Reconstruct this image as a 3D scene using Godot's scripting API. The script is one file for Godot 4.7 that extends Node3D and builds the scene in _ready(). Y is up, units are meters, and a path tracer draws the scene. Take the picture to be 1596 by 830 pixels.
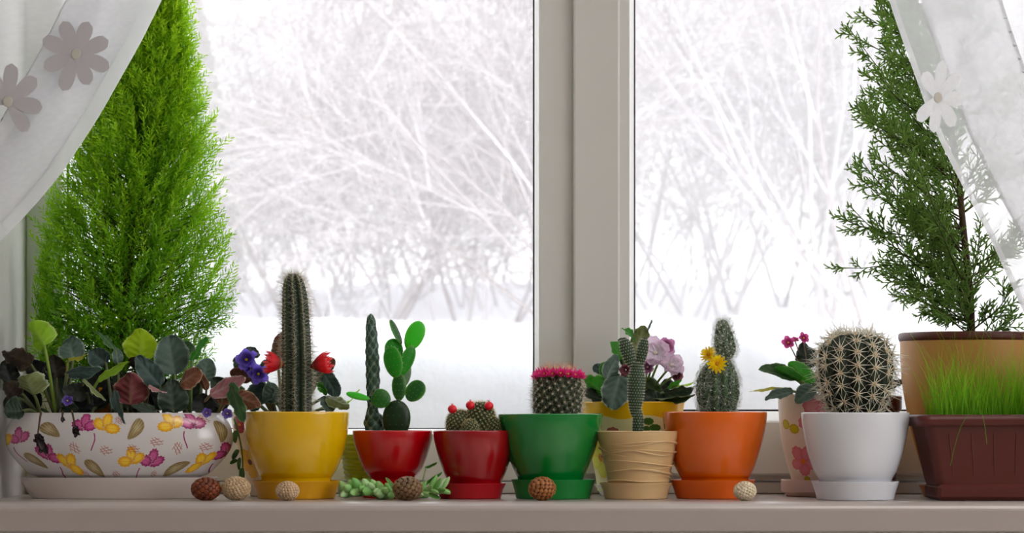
extends Node3D
# A wintry window sill full of cacti and violets. The camera looks level across the sill; at() gives the point at a given
# depth that a spot of the photograph shows, so that things stand on the sill at their true size.

const EYE := Vector3(0.0, 0.109, 3.6)
const FOCAL := 4500.0
const HORIZON := 640.0
const FRAME := Vector2(1596.0, 830.0)

var taken := {}
var mats := {}


func sc(z: float) -> float:
	return (EYE.z - z) / FOCAL


func at(px: float, py: float, z: float) -> Vector3:
	return Vector3((px - FRAME.x / 2.0) * sc(z), EYE.y + (HORIZON - py) * sc(z), z)


func lin(r: float, g: float, b: float) -> Color:
	return Color(r, g, b).srgb_to_linear()


class MB:
	var v := PackedVector3Array()
	var n := PackedVector3Array()
	var uv := PackedVector2Array()
	var c := PackedColorArray()
	var ix := PackedInt32Array()

	func put(p: Vector3, nn: Vector3, t: Vector2, col: Color) -> void:
		v.push_back(p)
		n.push_back(nn)
		uv.push_back(t)
		c.push_back(col)

	# rows of nu + 1 points; the outside is towards du x dv
	func grid(nu: int, nv: int, pts: PackedVector3Array, cols: PackedColorArray, wrap := false, flip := false) -> void:
		var w := nu + 1
		var nn := PackedVector3Array()
		nn.resize(pts.size())
		var base := v.size()
		for j in nv:
			for i in nu:
				var a := j * w + i
				var b := a + 1
				var d := a + w
				var e := d + 1
				var f1 := (pts[b] - pts[a]).cross(pts[e] - pts[a])
				var f2 := (pts[e] - pts[a]).cross(pts[d] - pts[a])
				if flip:
					f1 = -f1
					f2 = -f2
					ix.append_array(PackedInt32Array([base + a, base + b, base + e, base + a, base + e, base + d]))
				else:
					ix.append_array(PackedInt32Array([base + a, base + e, base + b, base + a, base + d, base + e]))
				nn[a] += f1 + f2
				nn[e] += f1 + f2
				nn[b] += f1
				nn[d] += f2
		if wrap:
			for j in nv + 1:
				var s := nn[j * w] + nn[j * w + nu]
				nn[j * w] = s
				nn[j * w + nu] = s
		for j in nv + 1:
			for i in w:
				var k := j * w + i
				var q := nn[k]
				if q.length_squared() < 1e-24:
					q = Vector3.UP
				put(pts[k], q.normalized(), Vector2(float(i) / nu, 1.0 - float(j) / nv), cols[k] if cols.size() > 1 else cols[0])

	# flat convex face turned away from mid
	func face(p: Array, mid: Vector3, col: Color) -> void:
		var nn: Vector3 = (p[1] - p[0]).cross(p[2] - p[0])
		if nn.length_squared() < 1e-22 and p.size() > 3:
			nn = (p[2] - p[0]).cross(p[3] - p[0])
		nn = nn.normalized()
		var cen := Vector3.ZERO
		for q in p:
			cen += q
		cen /= p.size()
		var turn := nn.dot(cen - mid) < 0.0
		if turn:
			nn = -nn
		var base := v.size()
		for q in p:
			put(q, nn, Vector2(q.x, q.y), col)
		for k in range(1, p.size() - 1):
			if turn:
				ix.append_array(PackedInt32Array([base, base + k, base + k + 1]))
			else:
				ix.append_array(PackedInt32Array([base, base + k + 1, base + k]))

	func box(mid: Vector3, size: Vector3, bevel: float, col: Color, turn := Basis()) -> void:
		var h := size / 2.0
		var bv := minf(bevel, minf(h.x, minf(h.y, h.z)) * 0.9)
		var P := func(ax: int, s: Vector3) -> Vector3:
			var q := h - Vector3(bv, bv, bv)
			q[ax] = h[ax]
			return mid + turn * (q * s)
		for ax in 3:
			var b1 := (ax + 1) % 3
			var b2 := (ax + 2) % 3
			for s in [-1.0, 1.0]:
				var f := []
				for st in [[-1, -1], [1, -1], [1, 1], [-1, 1]]:
					var sg := Vector3.ZERO
					sg[ax] = s
					sg[b1] = st[0]
					sg[b2] = st[1]
					f.append(P.call(ax, sg))
				face(f, mid, col)
			if bv <= 0.0:
				continue
			for s1 in [-1.0, 1.0]:
				for s2 in [-1.0, 1.0]:
					var f2 := []
					for e in [[b1, -1.0], [b1, 1.0], [b2, 1.0], [b2, -1.0]]:
						var sg2 := Vector3.ZERO
						sg2[ax] = e[1]
						sg2[b1] = s1
						sg2[b2] = s2
						f2.append(P.call(e[0], sg2))
					face(f2, mid, col)
		if bv <= 0.0:
			return
		for sx in [-1.0, 1.0]:
			for sy in [-1.0, 1.0]:
				for sz in [-1.0, 1.0]:
					var sg3 := Vector3(sx, sy, sz)
					face([P.call(0, sg3), P.call(1, sg3), P.call(2, sg3)], mid, col)

	# a convex outline drawn out from o by d
	func prism(outline: Array, d: Vector3, col: Color) -> void:
		var mid := Vector3.ZERO
		for q in outline:
			mid += q
		mid = mid / outline.size() + d / 2.0
		var far := []
		for q in outline:
			far.append(q + d)
		face(outline, mid, col)
		face(far, mid, col)
		for k in outline.size():
			var k2 := (k + 1) % outline.size()
			face([outline[k], outline[k2], far[k2], far[k]], mid, col)

	# profile of (radius, height) from the outside bottom on; closed around
	func lathe(o: Vector3, prof: Array, seg: int, col: Color, sx := 1.0, sz := 1.0, ribs := 0, depth := 0.0, lean := Vector3.ZERO) -> void:
		var pts := PackedVector3Array()
		for q in prof:
			for i in seg + 1:
				var th := -TAU * (i % seg) / seg
				var r: float = q.x
				if ribs > 0:
					r *= 1.0 - depth * (1.0 - pow(absf(cos(ribs * th * 0.5)), 0.8))
				pts.push_back(o + Vector3(r * cos(th) * sx, q.y, r * sin(th) * sz) + lean * q.y)
		grid(seg, prof.size() - 1, pts, PackedColorArray([col]), true)

	func ball(o: Vector3, rad: Vector3, nu: int, nv: int, col: Color, turn := Basis()) -> void:
		var pts := PackedVector3Array()
		for j in nv + 1:
			var ph := PI * (float(j) / nv - 0.5)
			for i in nu + 1:
				var th := -TAU * (i % nu) / nu
				pts.push_back(o + turn * (Vector3(cos(th) * cos(ph), sin(ph), sin(th) * cos(ph)) * rad))
		grid(nu, nv, pts, PackedColorArray([col]), true)

	func tube(p: PackedVector3Array, r: PackedFloat32Array, sides: int, c0: Color, c1: Color, cap := true) -> void:
		var m := p.size()
		var base := v.size()
		var t := (p[1] - p[0]).normalized()
		var N := t.cross(Vector3(0.13, 0.21, 0.97) if absf(t.z) < 0.9 else Vector3.RIGHT).normalized()
		for k in m:
			t = (p[mini(k + 1, m - 1)] - p[maxi(k - 1, 0)]).normalized()
			N = (N - t * N.dot(t)).normalized()
			var B := t.cross(N)
			var col := c0.lerp(c1, float(k) / (m - 1))
			for i in sides:
				var a := TAU * i / sides
				var dd := N * cos(a) + B * sin(a)
				put(p[k] + dd * r[k], dd, Vector2(float(i) / sides, float(k) / (m - 1)), col)
		for k in m - 1:
			for i in sides:
				var a := base + k * sides + i
				var b := base + k * sides + (i + 1) % sides
				ix.append_array(PackedInt32Array([a, b + sides, b, a, a + sides, b + sides]))
		if cap:
			for e in [0, m - 1]:
				if r[e] > 1e-4:
					var dirn := (p[0] - p[1]).normalized() if e == 0 else (p[m - 1] - p[m - 2]).normalized()
					var cb := v.size()
					put(p[e] + dirn * r[e] * 0.35, dirn, Vector2.ZERO, c0 if e == 0 else c1)
					for i in sides:
						var a2 := base + int(e) * sides + i
						var b2 := base + int(e) * sides + (i + 1) % sides
						if e == 0:
							ix.append_array(PackedInt32Array([cb, a2, b2]))
						else:
							ix.append_array(PackedInt32Array([cb, b2, a2]))

	func spine(a: Vector3, b: Vector3, r: float, c0: Color, c1: Color) -> void:
		var t := (b - a).normalized()
		var N := t.cross(Vector3(0.3, 0.5, 0.8)).normalized()
		var B := t.cross(N)
		var base := v.size()
		for i in 3:
			var an := TAU * i / 3.0
			var d := N * cos(an) + B * sin(an)
			put(a + d * r, d, Vector2.ZERO, c0)
		put(b, t, Vector2.ZERO, c1)
		for i in 3:
			ix.append_array(PackedInt32Array([base + i, base + 3, base + (i + 1) % 3]))

	# a thin four-cornered leaflet
	func scale_leaf(a: Vector3, b: Vector3, side: Vector3, col: Color, col2: Color) -> void:
		var base := v.size()
		var nn := (b - a).cross(side).normalized()
		var m := a.lerp(b, 0.45)
		put(a, nn, Vector2.ZERO, col)
		put(m + side, nn, Vector2.ZERO, col)
		put(b, nn, Vector2.ZERO, col2)
		put(m - side, nn, Vector2.ZERO, col)
		ix.append_array(PackedInt32Array([base, base + 1, base + 2, base, base + 2, base + 3]))

	func mesh() -> ArrayMesh:
		var a := []
		a.resize(Mesh.ARRAY_MAX)
		a[Mesh.ARRAY_VERTEX] = v
		a[Mesh.ARRAY_NORMAL] = n
		a[Mesh.ARRAY_TEX_UV] = uv
		a[Mesh.ARRAY_COLOR] = c
		a[Mesh.ARRAY_INDEX] = ix
		var m := ArrayMesh.new()
		m.add_surface_from_arrays(Mesh.PRIMITIVE_TRIANGLES, a)
		return m


func numbered(parent: Node, called: String) -> String:
	var key := str(parent.get_instance_id()) + called
	var k: int = taken.get(key, 0)
	taken[key] = k + 1
	return called if k == 0 else "%s_%03d" % [called, k]


func tag(o: Node, label: String, category: String, group := "") -> Node:
	o.set_meta("label", label)
	o.set_meta("category", category)
	if group:
		o.set_meta("group", group)
	return o


func thing(called: String, label: String, category: String, where := Vector3.ZERO, group := "") -> Node3D:
	var o := Node3D.new()
	o.name = numbered(self, called)
	add_child(o, true)
	o.position = where
	tag(o, label, category, group)
	return o


func part(parent: Node, called: String, mb: Variant, mat: Material, stuff := false, label := "") -> MeshInstance3D:
	var o := MeshInstance3D.new()
	o.name = numbered(parent, called)
	o.mesh = mb.mesh() if mb is MB else mb
	o.material_override = mat
	parent.add_child(o, true)
	if stuff:
		o.set_meta("kind", "stuff")
	if label:
		o.set_meta("label", label)
	return o


func struct(called: String, mb: MB, mat: Material, label := "") -> MeshInstance3D:
	var o := part(self, called, mb, mat, false, label)
	o.set_meta("kind", "structure")
	return o


func rng(k: int) -> RandomNumberGenerator:
	var r := RandomNumberGenerator.new()
	r.seed = k
	return r


func mat(called: String, col: Color, rough := 0.6, opt := {}) -> StandardMaterial3D:
	if mats.has(called):
		return mats[called]
	var m := StandardMaterial3D.new()
	m.resource_name = called
	m.albedo_color = col
	m.roughness = rough
	for k in opt:
		m.set(k, opt[k])
	mats[called] = m
	return m


func noise_tex(freq: float, ramp: Array, side := 512, sd := 1, kind := FastNoiseLite.TYPE_SIMPLEX_SMOOTH) -> NoiseTexture2D:
	var f := FastNoiseLite.new()
	f.seed = sd
	f.noise_type = kind
	f.frequency = freq
	f.fractal_octaves = 4
	var t := NoiseTexture2D.new()
	t.width = side
	t.height = side
	t.seamless = true
	t.noise = f
	if ramp:
		var g := Gradient.new()
		g.set_color(0, ramp[0])
		g.set_color(1, ramp[1])
		t.color_ramp = g
	return t


func make_mats() -> void:
	var vc := {"vertex_color_use_as_albedo": true}
	mat("glaze", Color.WHITE, 0.22, {"vertex_color_use_as_albedo": true, "clearcoat_enabled": true, "clearcoat": 0.6, "clearcoat_roughness": 0.12})
	mat("satin", Color.WHITE, 0.42, vc)
	mat("matt", Color.WHITE, 0.85, vc)
	mat("soil", Color(0.12, 0.085, 0.06), 0.95, {"heightmap_enabled": true, "heightmap_texture": noise_tex(0.03, [], 256, 5), "heightmap_scale": 0.4, "uv1_triplanar": true, "uv1_scale": Vector3(14, 14, 14)})
	mat("leaf", Color.WHITE, 0.55, {"vertex_color_use_as_albedo": true, "backlight_enabled": true, "backlight": Color(0.7, 0.7, 0.7), "rim_enabled": true, "rim": 0.35})
	mat("bright_leaf", Color.WHITE, 0.55, {"vertex_color_use_as_albedo": true, "backlight_enabled": true, "backlight": Color(0.95, 0.95, 0.95)})
	mat("needle", Color.WHITE, 0.6, {"vertex_color_use_as_albedo": true, "backlight_enabled": true, "backlight": Color(0.95, 0.95, 0.95)})
	mat("cactus", Color.WHITE, 0.6, {"vertex_color_use_as_albedo": true, "subsurf_scatter_enabled": true, "subsurf_scatter_strength": 0.05})
	mat("pad", Color.WHITE, 0.4, {"vertex_color_use_as_albedo": true, "backlight_enabled": true, "backlight": Color(0.8, 0.8, 0.8)})
	mat("spine", Color.WHITE, 0.6, {"vertex_color_use_as_albedo": true, "backlight_enabled": true, "backlight": Color(0.7, 0.7, 0.7)})
	mat("petal", Color.WHITE, 0.55, {"vertex_color_use_as_albedo": true, "backlight_enabled": true, "backlight": Color(0.9, 0.9, 0.9)})
	mat("stem", Color.WHITE, 0.6, vc)
	mat("bark", Color.WHITE, 0.9, vc)
	mat("snow", Color(0.93, 0.94, 0.96), 0.9, {"heightmap_enabled": true, "heightmap_texture": noise_tex(0.02, [], 256, 9), "heightmap_scale": 0.12, "uv1_triplanar": true, "uv1_scale": Vector3(5, 5, 5)})
	mat("snow_far", Color(0.95, 0.95, 0.97), 0.9)
	mat("upvc", Color(0.87, 0.86, 0.84), 0.32)
	mat("gasket", Color(0.04, 0.04, 0.05), 0.6)
	mat("sill", Color(0.70, 0.655, 0.635), 0.25)
	mat("pane", Color(0.93, 0.95, 0.97, 0.05), 0.05, {"transparency": BaseMaterial3D.TRANSPARENCY_ALPHA})
	mat("screen", Color(0.97, 0.97, 0.97, 0.16), 0.9, {"transparency": BaseMaterial3D.TRANSPARENCY_ALPHA, "backlight_enabled": true, "backlight": Color(1, 1, 1), "albedo_texture": noise_tex(0.05, [Color(0.97, 0.97, 0.97, 0.9), Color(1, 1, 1, 1)], 128, 3)})
	mat("sheer", Color(0.98, 0.98, 0.99, 0.56), 0.9, {"transparency": BaseMaterial3D.TRANSPARENCY_ALPHA, "backlight_enabled": true, "backlight": Color(1, 1, 1), "albedo_texture": noise_tex(0.08, [Color(0.975, 0.975, 0.975, 0.97), Color(1, 1, 1, 1)], 256, 4), "uv1_scale": Vector3(4, 4, 4)})
	mat("sheer_dense", Color(0.98, 0.98, 0.99, 0.66), 0.9, {"transparency": BaseMaterial3D.TRANSPARENCY_ALPHA, "backlight_enabled": true, "backlight": Color(1, 1, 1), "albedo_texture": mats.sheer.albedo_texture, "uv1_scale": Vector3(4, 4, 4)})
	mat("woven", Color(0.75, 0.73, 0.745), 0.9, {"backlight_enabled": true, "backlight": Color(0.25, 0.25, 0.25)})  # white petals greyed: dense weave against the light put into the colour
	mat("woven_gold", Color(0.77, 0.745, 0.70), 0.9)
	mat("wall", Color(0.80, 0.79, 0.775), 0.9, {"heightmap_enabled": true, "heightmap_texture": noise_tex(0.05, [], 256, 12), "heightmap_scale": 0.05, "uv1_triplanar": true, "uv1_scale": Vector3(2, 2, 2)})
	mat("floor", Color(1, 1, 1), 0.5, {"albedo_texture": noise_tex(0.01, [Color(0.80, 0.76, 0.71), Color(0.90, 0.87, 0.83)], 512, 8), "uv1_triplanar": true, "uv1_scale": Vector3(0.4, 1, 3)})  # unseen floor, pale so that daylight bounces up onto the pots
	mat("ceiling", Color(0.93, 0.92, 0.90), 0.9)


func light_and_lens() -> void:
	var cam := Camera3D.new()
	cam.name = "camera"
	add_child(cam)
	cam.position = EYE
	var att := CameraAttributesPhysical.new()
	att.frustum_focal_length = 100.0
	att.frustum_focus_distance = 3.58
	att.frustum_near = 0.1
	att.frustum_far = 120.0
	att.exposure_aperture = 13.0
	cam.attributes = att
	cam.set_frustum(0.1 * FRAME.y / FOCAL, Vector2(0.0, 0.1 * (HORIZON - FRAME.y / 2.0) / FOCAL), 0.1, 120.0)
	cam.current = true
	var sky_mat := ProceduralSkyMaterial.new()
	sky_mat.sky_top_color = Color(0.97, 0.98, 1.0)
	sky_mat.sky_horizon_color = Color(1.0, 1.0, 1.0)
	sky_mat.ground_bottom_color = Color(0.90, 0.91, 0.93)
	sky_mat.ground_horizon_color = Color(0.97, 0.97, 0.98)
	sky_mat.sky_energy_multiplier = 1.0
	sky_mat.ground_energy_multiplier = 1.0
	var sky := Sky.new()
	sky.sky_material = sky_mat
	var e := Environment.new()
	e.background_mode = Environment.BG_SKY
	e.sky = sky
	e.background_energy_multiplier = 5.7
	e.volumetric_fog_enabled = true
	e.volumetric_fog_density = 0.0
	e.tonemap_mode = Environment.TONE_MAPPER_LINEAR
	e.tonemap_exposure = 1.0
	e.sdfgi_enabled = true
	e.ssao_enabled = true
	e.ssil_enabled = true
	var we := WorldEnvironment.new()
	we.name = "environment"
	we.environment = e
	add_child(we)


func unseen_ceiling_lamp() -> void:  # lamp out of view, placed to light the fronts of the pots
	var o := thing("unseen_ceiling_lamp", "unseen flat white ceiling light panel, placed to light the pot fronts", "lamp", Vector3(1.0, 1.72, 1.7))
	var b := MB.new()
	b.box(Vector3(0, 0.0, 0), Vector3(1.3, 0.05, 0.9), 0.008, lin(0.9, 0.9, 0.9))
	part(o, "frame", b, mats.satin)
	var g := MB.new()
	g.box(Vector3(0, -0.027, 0), Vector3(1.22, 0.006, 0.82), 0.002, Color.WHITE)
	part(o, "diffuser", g, mat("unseen_lamp_glow", Color(0.9, 0.88, 0.85), 0.5, {"emission_enabled": true, "emission": Color(1.0, 0.95, 0.88), "emission_energy_multiplier": 1.2}))
	var l := AreaLight3D.new()
	l.name = "unseen_lamp_light"
	l.area_size = Vector2(1.2, 0.8)
	l.light_color = Color(1.0, 0.98, 0.955)
	l.light_energy = UNSEEN_LAMP
	l.shadow_enabled = true
	l.rotation_degrees = Vector3(-90, 0, 0)
	l.position = Vector3(0, -0.034, 0)
	l.set("area_range", 12.0)
	l.set("area_attenuation", 2.0)
	o.add_child(l)


const UNSEEN_LAMP := 1.5
const ZF := -0.20      # face of the fixed window frame
const X0 := -0.64      # the window opening
const X1 := 0.94
const Y1 := 1.42


func room() -> void:
	var W := Color.WHITE
	var b := MB.new()
	b.box(Vector3(0.2, -0.95, 2.4), Vector3(4.6, 0.1, 6.0), 0.0, W)
	struct("floor", b, mats.floor)
	b = MB.new()
	b.box(Vector3(0.2, 1.80, 2.4), Vector3(4.6, 0.1, 6.0), 0.0, W)
	struct("ceiling", b, mats.ceiling)
	b = MB.new()
	b.box(Vector3(-2.05, 0.43, 2.4), Vector3(0.1, 2.66, 6.0), 0.0, W)
	struct("wall_west", b, mats.wall)
	b = MB.new()
	b.box(Vector3(0.2, 0.43, 5.35), Vector3(4.4, 2.66, 0.1), 0.0, W)
	struct("wall_south", b, mats.wall)
	# unseen window in the east wall, placed to light the pots from the right
	b = MB.new()
	var wa := 0.9
	var wb := 2.9
	b.box(Vector3(2.45, -0.45, 2.4), Vector3(0.1, 0.9, 6.0), 0.0, W)
	b.box(Vector3(2.45, 1.625, 2.4), Vector3(0.1, 0.27, 6.0), 0.0, W)
	b.box(Vector3(2.45, 0.745, (wa - 0.6) / 2.0), Vector3(0.1, 1.49, wa + 0.6), 0.0, W)
	b.box(Vector3(2.45, 0.745, (wb + 5.4) / 2.0), Vector3(0.1, 1.49, 5.4 - wb), 0.0, W)
	struct("wall_east", b, mats.wall)
	var w2 := Node3D.new()
	w2.name = "window_2"
	add_child(w2)
	w2.set_meta("kind", "structure")
	w2.set_meta("label", "unseen white window in the side wall, placed to light the pots")
	b = MB.new()
	for z in [wa + 0.03, (wa + wb) / 2.0, wb - 0.03]:
		b.box(Vector3(2.45, 0.745, z), Vector3(0.06, 1.49, 0.06), 0.002, W)
	for y in [0.03, 1.46]:
		b.box(Vector3(2.45, y, (wa + wb) / 2.0), Vector3(0.058, 0.06, wb - wa), 0.002, W)
	part(w2, "frame", b, mats.upvc)
	var pane := MB.new()
	pane.grid(1, 1, PackedVector3Array([Vector3(2.455, 0.0, wb), Vector3(2.455, 0.0, wa), Vector3(2.455, 1.49, wb), Vector3(2.455, 1.49, wa)]), PackedColorArray([W]))
	part(w2, "glass_pane", pane, mats.pane)
	# the wall with the window: below, above, left and right of the opening
	b = MB.new()
	var zi := 0.04
	var zo := -0.30
	var zc := (zi + zo) / 2.0
	var t := zi - zo
	b.box(Vector3(0.2, (-0.9 - 0.037) / 2.0, zc), Vector3(4.4, 0.9 - 0.037, t), 0.0, W)
	b.box(Vector3(0.2, (Y1 + 1.75) / 2.0, zc), Vector3(4.4, 1.75 - Y1, t), 0.0, W)
	b.box(Vector3((-2.0 + X0) / 2.0, (Y1 - 0.037) / 2.0, zc), Vector3(X0 + 2.0, Y1 + 0.037, t), 0.003, W)
	b.box(Vector3((2.4 + X1) / 2.0, (Y1 - 0.037) / 2.0, zc), Vector3(2.4 - X1, Y1 + 0.037, t), 0.003, W)
	struct("wall_north", b, mats.wall, "plastered wall around the window opening")
	# the sill board with its rounded nose
	b = MB.new()
	var o := []
	for q in [[-0.26, 0.0], [0.103, 0.0], [0.108, -0.0002], [0.113, -0.001], [0.1175, -0.0026], [0.121, -0.0052], [0.1226, -0.0085], [0.1225, -0.011], [0.113, -0.033], [0.112, -0.0355], [0.110, -0.0365], [-0.26, -0.0365]]:
		o.append(Vector3(X0 - 0.0, q[1], q[0]))
	b.prism(o, Vector3(X1 - X0, 0, 0), W)
	for s in [[X0 - 0.06, X0], [X1, X1 + 0.06]]:
		var o2 := []
		for q in [[0.041, 0.0], [0.103, 0.0], [0.108, -0.0002], [0.113, -0.001], [0.1175, -0.0026], [0.121, -0.0052], [0.1226, -0.0085], [0.1225, -0.011], [0.113, -0.033], [0.112, -0.0355], [0.110, -0.0365], [0.041, -0.0365]]:
			o2.append(Vector3(s[0], q[1], q[0]))
		b.prism(o2, Vector3(s[1] - s[0], 0, 0), W)
	struct("window_sill", b, mats.sill, "wide pale window sill board with a rounded front edge")


func window() -> void:
	var w := Node3D.new()
	w.name = "window_1"
	add_child(w)
	w.set_meta("kind", "structure")
	w.set_meta("label", "white plastic window with a fixed light and an opening sash")
	var W := Color.WHITE
	var zg := ZF - 0.035
	var X := func(px: float, z: float) -> float: return at(px, 0, z).x
	var Y := func(py: float, z: float) -> float: return at(0, py, z).y
	var yt: float = Y1 - 0.07
	# fixed outer frame
	var b := MB.new()
	var xl: float = X.call(96, ZF)
	b.box(Vector3((X0 + xl) / 2.0, Y1 / 2.0, ZF - 0.035), Vector3(xl - X0, Y1, 0.07), 0.0015, W)
	b.box(Vector3((X1 + X0) / 2.0, (yt + Y1) / 2.0, ZF - 0.035), Vector3(X1 - X0, Y1 - yt, 0.0698), 0.0015, W)
	b.box(Vector3(X1 - 0.03, Y1 / 2.0, ZF - 0.035), Vector3(0.06, Y1, 0.07), 0.0015, W)
	var yb: float = Y.call(676, ZF)
	var ym: float = Y.call(750, ZF)
	b.box(Vector3((X0 + X1) / 2.0, (yb + ym) / 2.0 + 0.0005, ZF - 0.035), Vector3(X1 - X0, yb - ym - 0.001, 0.0696), 0.0012, W)
	part(w, "outer_frame", b, mats.upvc)
	b = MB.new()
	b.box(Vector3((X0 + X1) / 2.0, ym / 2.0, ZF - 0.0345), Vector3(X1 - X0, ym - 0.001, 0.0713), 0.001, W)
	part(w, "base_profile", b, mats.upvc)
	b = MB.new()
	var m0: float = X.call(840, ZF)
	var m1: float = X.call(905, ZF)
	b.box(Vector3((m0 + m1) / 2.0, Y1 / 2.0, ZF - 0.035), Vector3(m1 - m0, Y1 - 0.02, 0.0702), 0.0015, W)
	part(w, "mullion", b, mats.upvc)
	# glazing beads of the fixed light: sloping towards the pane
	var g0: float = X.call(833, zg)
	b = MB.new()
	b.prism([Vector3(m0, 0, ZF - 0.006), Vector3(m0, 0, zg), Vector3(g0, 0, zg), Vector3(g0, 0, zg + 0.009)], Vector3(0, Y1, 0), W)
	var gl: float = X.call(105, zg)
	b.prism([Vector3(xl, 0, ZF - 0.006), Vector3(xl, 0, zg), Vector3(gl, 0, zg), Vector3(gl, 0, zg + 0.009)], Vector3(0, Y1, 0), W)
	var gb: float = Y.call(668, zg)
	b.prism([Vector3(xl, yb, ZF - 0.006), Vector3(xl, yb, zg), Vector3(xl, gb, zg), Vector3(xl, gb, zg + 0.009)], Vector3(m0 - xl, 0, 0), W)
	part(w, "glazing_bead", b, mats.upvc)
	b = MB.new()
	var gk: float = X.call(830.5, zg)
	b.box(Vector3((g0 + gk) / 2.0, Y1 / 2.0, zg + 0.001), Vector3(g0 - gk, Y1, 0.004), 0.0, W)
	b.box(Vector3((gl + 0.001), Y1 / 2.0, zg + 0.001), Vector3(0.002, Y1, 0.004), 0.0, W)
	b.box(Vector3((gl + g0) / 2.0, gb + 0.0006, zg + 0.001), Vector3(g0 - gl, 0.0012, 0.004), 0.0, W)
	part(w, "gasket", b, mats.gasket)
	part(w, "glass_pane", pane_sheet(xl, m0, yb - 0.01, yt + 0.02, zg - 0.003), mats.pane)
	# opening sash on the right, standing proud of the frame
	var zs := ZF + 0.016
	var zp := zs - 0.035
	var s0: float = X.call(894, zs)
	var s1: float = X.call(966, zs)
	var sb: float = Y.call(655, zs)
	var sbb: float = Y.call(740, zs)
	var r0: float = X1 - 0.10
	var r1: float = X1 - 0.035
	var sash := MB.new()
	sash.box(Vector3((s0 + s1) / 2.0, (sbb + Y1) / 2.0 - 0.02, zs - 0.0255), Vector3(s1 - s0, Y1 - sbb - 0.04, 0.051), 0.0025, W)
	sash.box(Vector3((s0 + r1) / 2.0, (sb + sbb) / 2.0, zs - 0.0256), Vector3(r1 - s0, sb - sbb, 0.0508), 0.0025, W)
	sash.box(Vector3((r0 + r1) / 2.0, (sbb + Y1) / 2.0 - 0.02, zs - 0.0255), Vector3(r1 - r0, Y1 - sbb - 0.04, 0.051), 0.0025, W)
	sash.box(Vector3((s0 + r1) / 2.0, Y1 - 0.06, zs - 0.0256), Vector3(r1 - s0, 0.08, 0.0508), 0.0025, W)
	part(w, "sash", sash, mats.upvc)
	b = MB.new()
	var p0: float = X.call(981, zs - 0.006)
	var p1: float = X.call(987.5, zp)
	b.prism([Vector3(s1, 0.05, zs - 0.004), Vector3(s1, 0.05, zp - 0.01), Vector3(p1, 0.05, zp - 0.01), Vector3(p1, 0.05, zp + 0.008), Vector3(p0, 0.05, zs - 0.007)], Vector3(0, Y1 - 0.1, 0), W)
	var pb: float = Y.call(640.5, zp)
	b.prism([Vector3(s1, sb, zs - 0.004), Vector3(s1, sb, zp - 0.01), Vector3(s1, pb, zp - 0.01), Vector3(s1, pb, zp + 0.008)], Vector3(r0 - s1, 0, 0), W)
	part(w, "glazing_bead", b, mats.upvc)
	b = MB.new()
	var pk: float = X.call(990, zp)
	b.box(Vector3((p1 + pk) / 2.0, Y1 / 2.0, zp + 0.0), Vector3(pk - p1, Y1 - 0.1, 0.006), 0.0, W)
	b.box(Vector3((s1 + r0) / 2.0, pb + 0.0012, zp + 0.0), Vector3(r0 - s1, 0.0024, 0.006), 0.0, W)
	part(w, "gasket", b, mats.gasket)
	part(w, "glass_pane", pane_sheet(s1, r0, sb - 0.01, Y1 - 0.07, zp - 0.003), mats.pane)
	part(w, "insect_screen", pane_sheet(s1 - 0.005, r0, sb - 0.02, Y1 - 0.07, ZF - 0.075), mats.screen)


func pane_sheet(x0: float, x1: float, y0: float, y1: float, z: float) -> MB:
	var b := MB.new()
	b.grid(1, 1, PackedVector3Array([Vector3(x0, y0, z), Vector3(x1, y0, z), Vector3(x0, y1, z), Vector3(x1, y1, z)]), PackedColorArray([Color.WHITE]))
	return b


func curve_x(pts: Array, y: float) -> float:
	for k in pts.size() - 1:
		if y <= pts[k + 1].y or k == pts.size() - 2:
			var t: float = (y - pts[k].y) / (pts[k + 1].y - pts[k].y)
			return lerpf(pts[k].x, pts[k + 1].x, t)
	return 0.0


# a sheer curtain drawn aside: `edge` is its free edge from top to bottom, `across` the way the cloth takes from that edge, fold by fold
func curtain(label: String, edge: Array, across: Array, way: float, hem: float) -> Node3D:
	var o := thing("sheer_curtain", label, "curtain", at(curve_x(edge, 0), 0, 0.17))
	var rows := 46
	var y0: float = edge[0].y
	var y1: float = edge[-1].y
	var cols := 0
	var pa := PackedVector2Array()
	for k in across.size() - 1:
		var steps := 10
		for i in steps:
			pa.push_back(Vector2(lerpf(across[k][0], across[k + 1][0], i / float(steps)), lerpf(across[k][1], across[k + 1][1], smoothstep(0, 1, i / float(steps)))))
	pa.push_back(Vector2(across[-1][0], across[-1][1]))
	cols = pa.size() - 1
	var pts := PackedVector3Array()
	for j in rows + 1:
		var y := lerpf(y0, y1, j / float(rows))
		var ex := curve_x(edge, y)
		ex = (ex + curve_x(edge, y - 14) + curve_x(edge, y + 14)) / 3.0
		for q in pa:
			var z := 0.17 + q.y * 0.001 + 0.0022 * sin(q.x * 0.06 + y * 0.013) + 0.001 * sin(q.x * 0.17 - y * 0.02)
			pts.push_back(at(ex + way * q.x, y, z) - o.position)
	var b := MB.new()
	b.grid(cols, rows, pts, PackedColorArray([Color.WHITE]), false)
	part(o, "cloth", b, mats.sheer_dense if way < 0.0 else mats.sheer)
	# the hem: a double fold stitched along the free edge
	var hp := PackedVector3Array()
	for j in rows + 1:
		var y := lerpf(y0, y1, j / float(rows))
		var ex := (curve_x(edge, y) + curve_x(edge, y - 14) + curve_x(edge, y + 14)) / 3.0
		for i in 3:
			hp.push_back(at(ex + way * hem * i / 2.0, y, 0.1735 + 0.001 * i + 0.0022 * sin(hem * i * 0.03 + y * 0.013)) - o.position)
	b = MB.new()
	b.grid(2, rows, hp, PackedColorArray([Color.WHITE]), false)
	part(o, "hem", b, mats.sheer)
	return o


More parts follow.
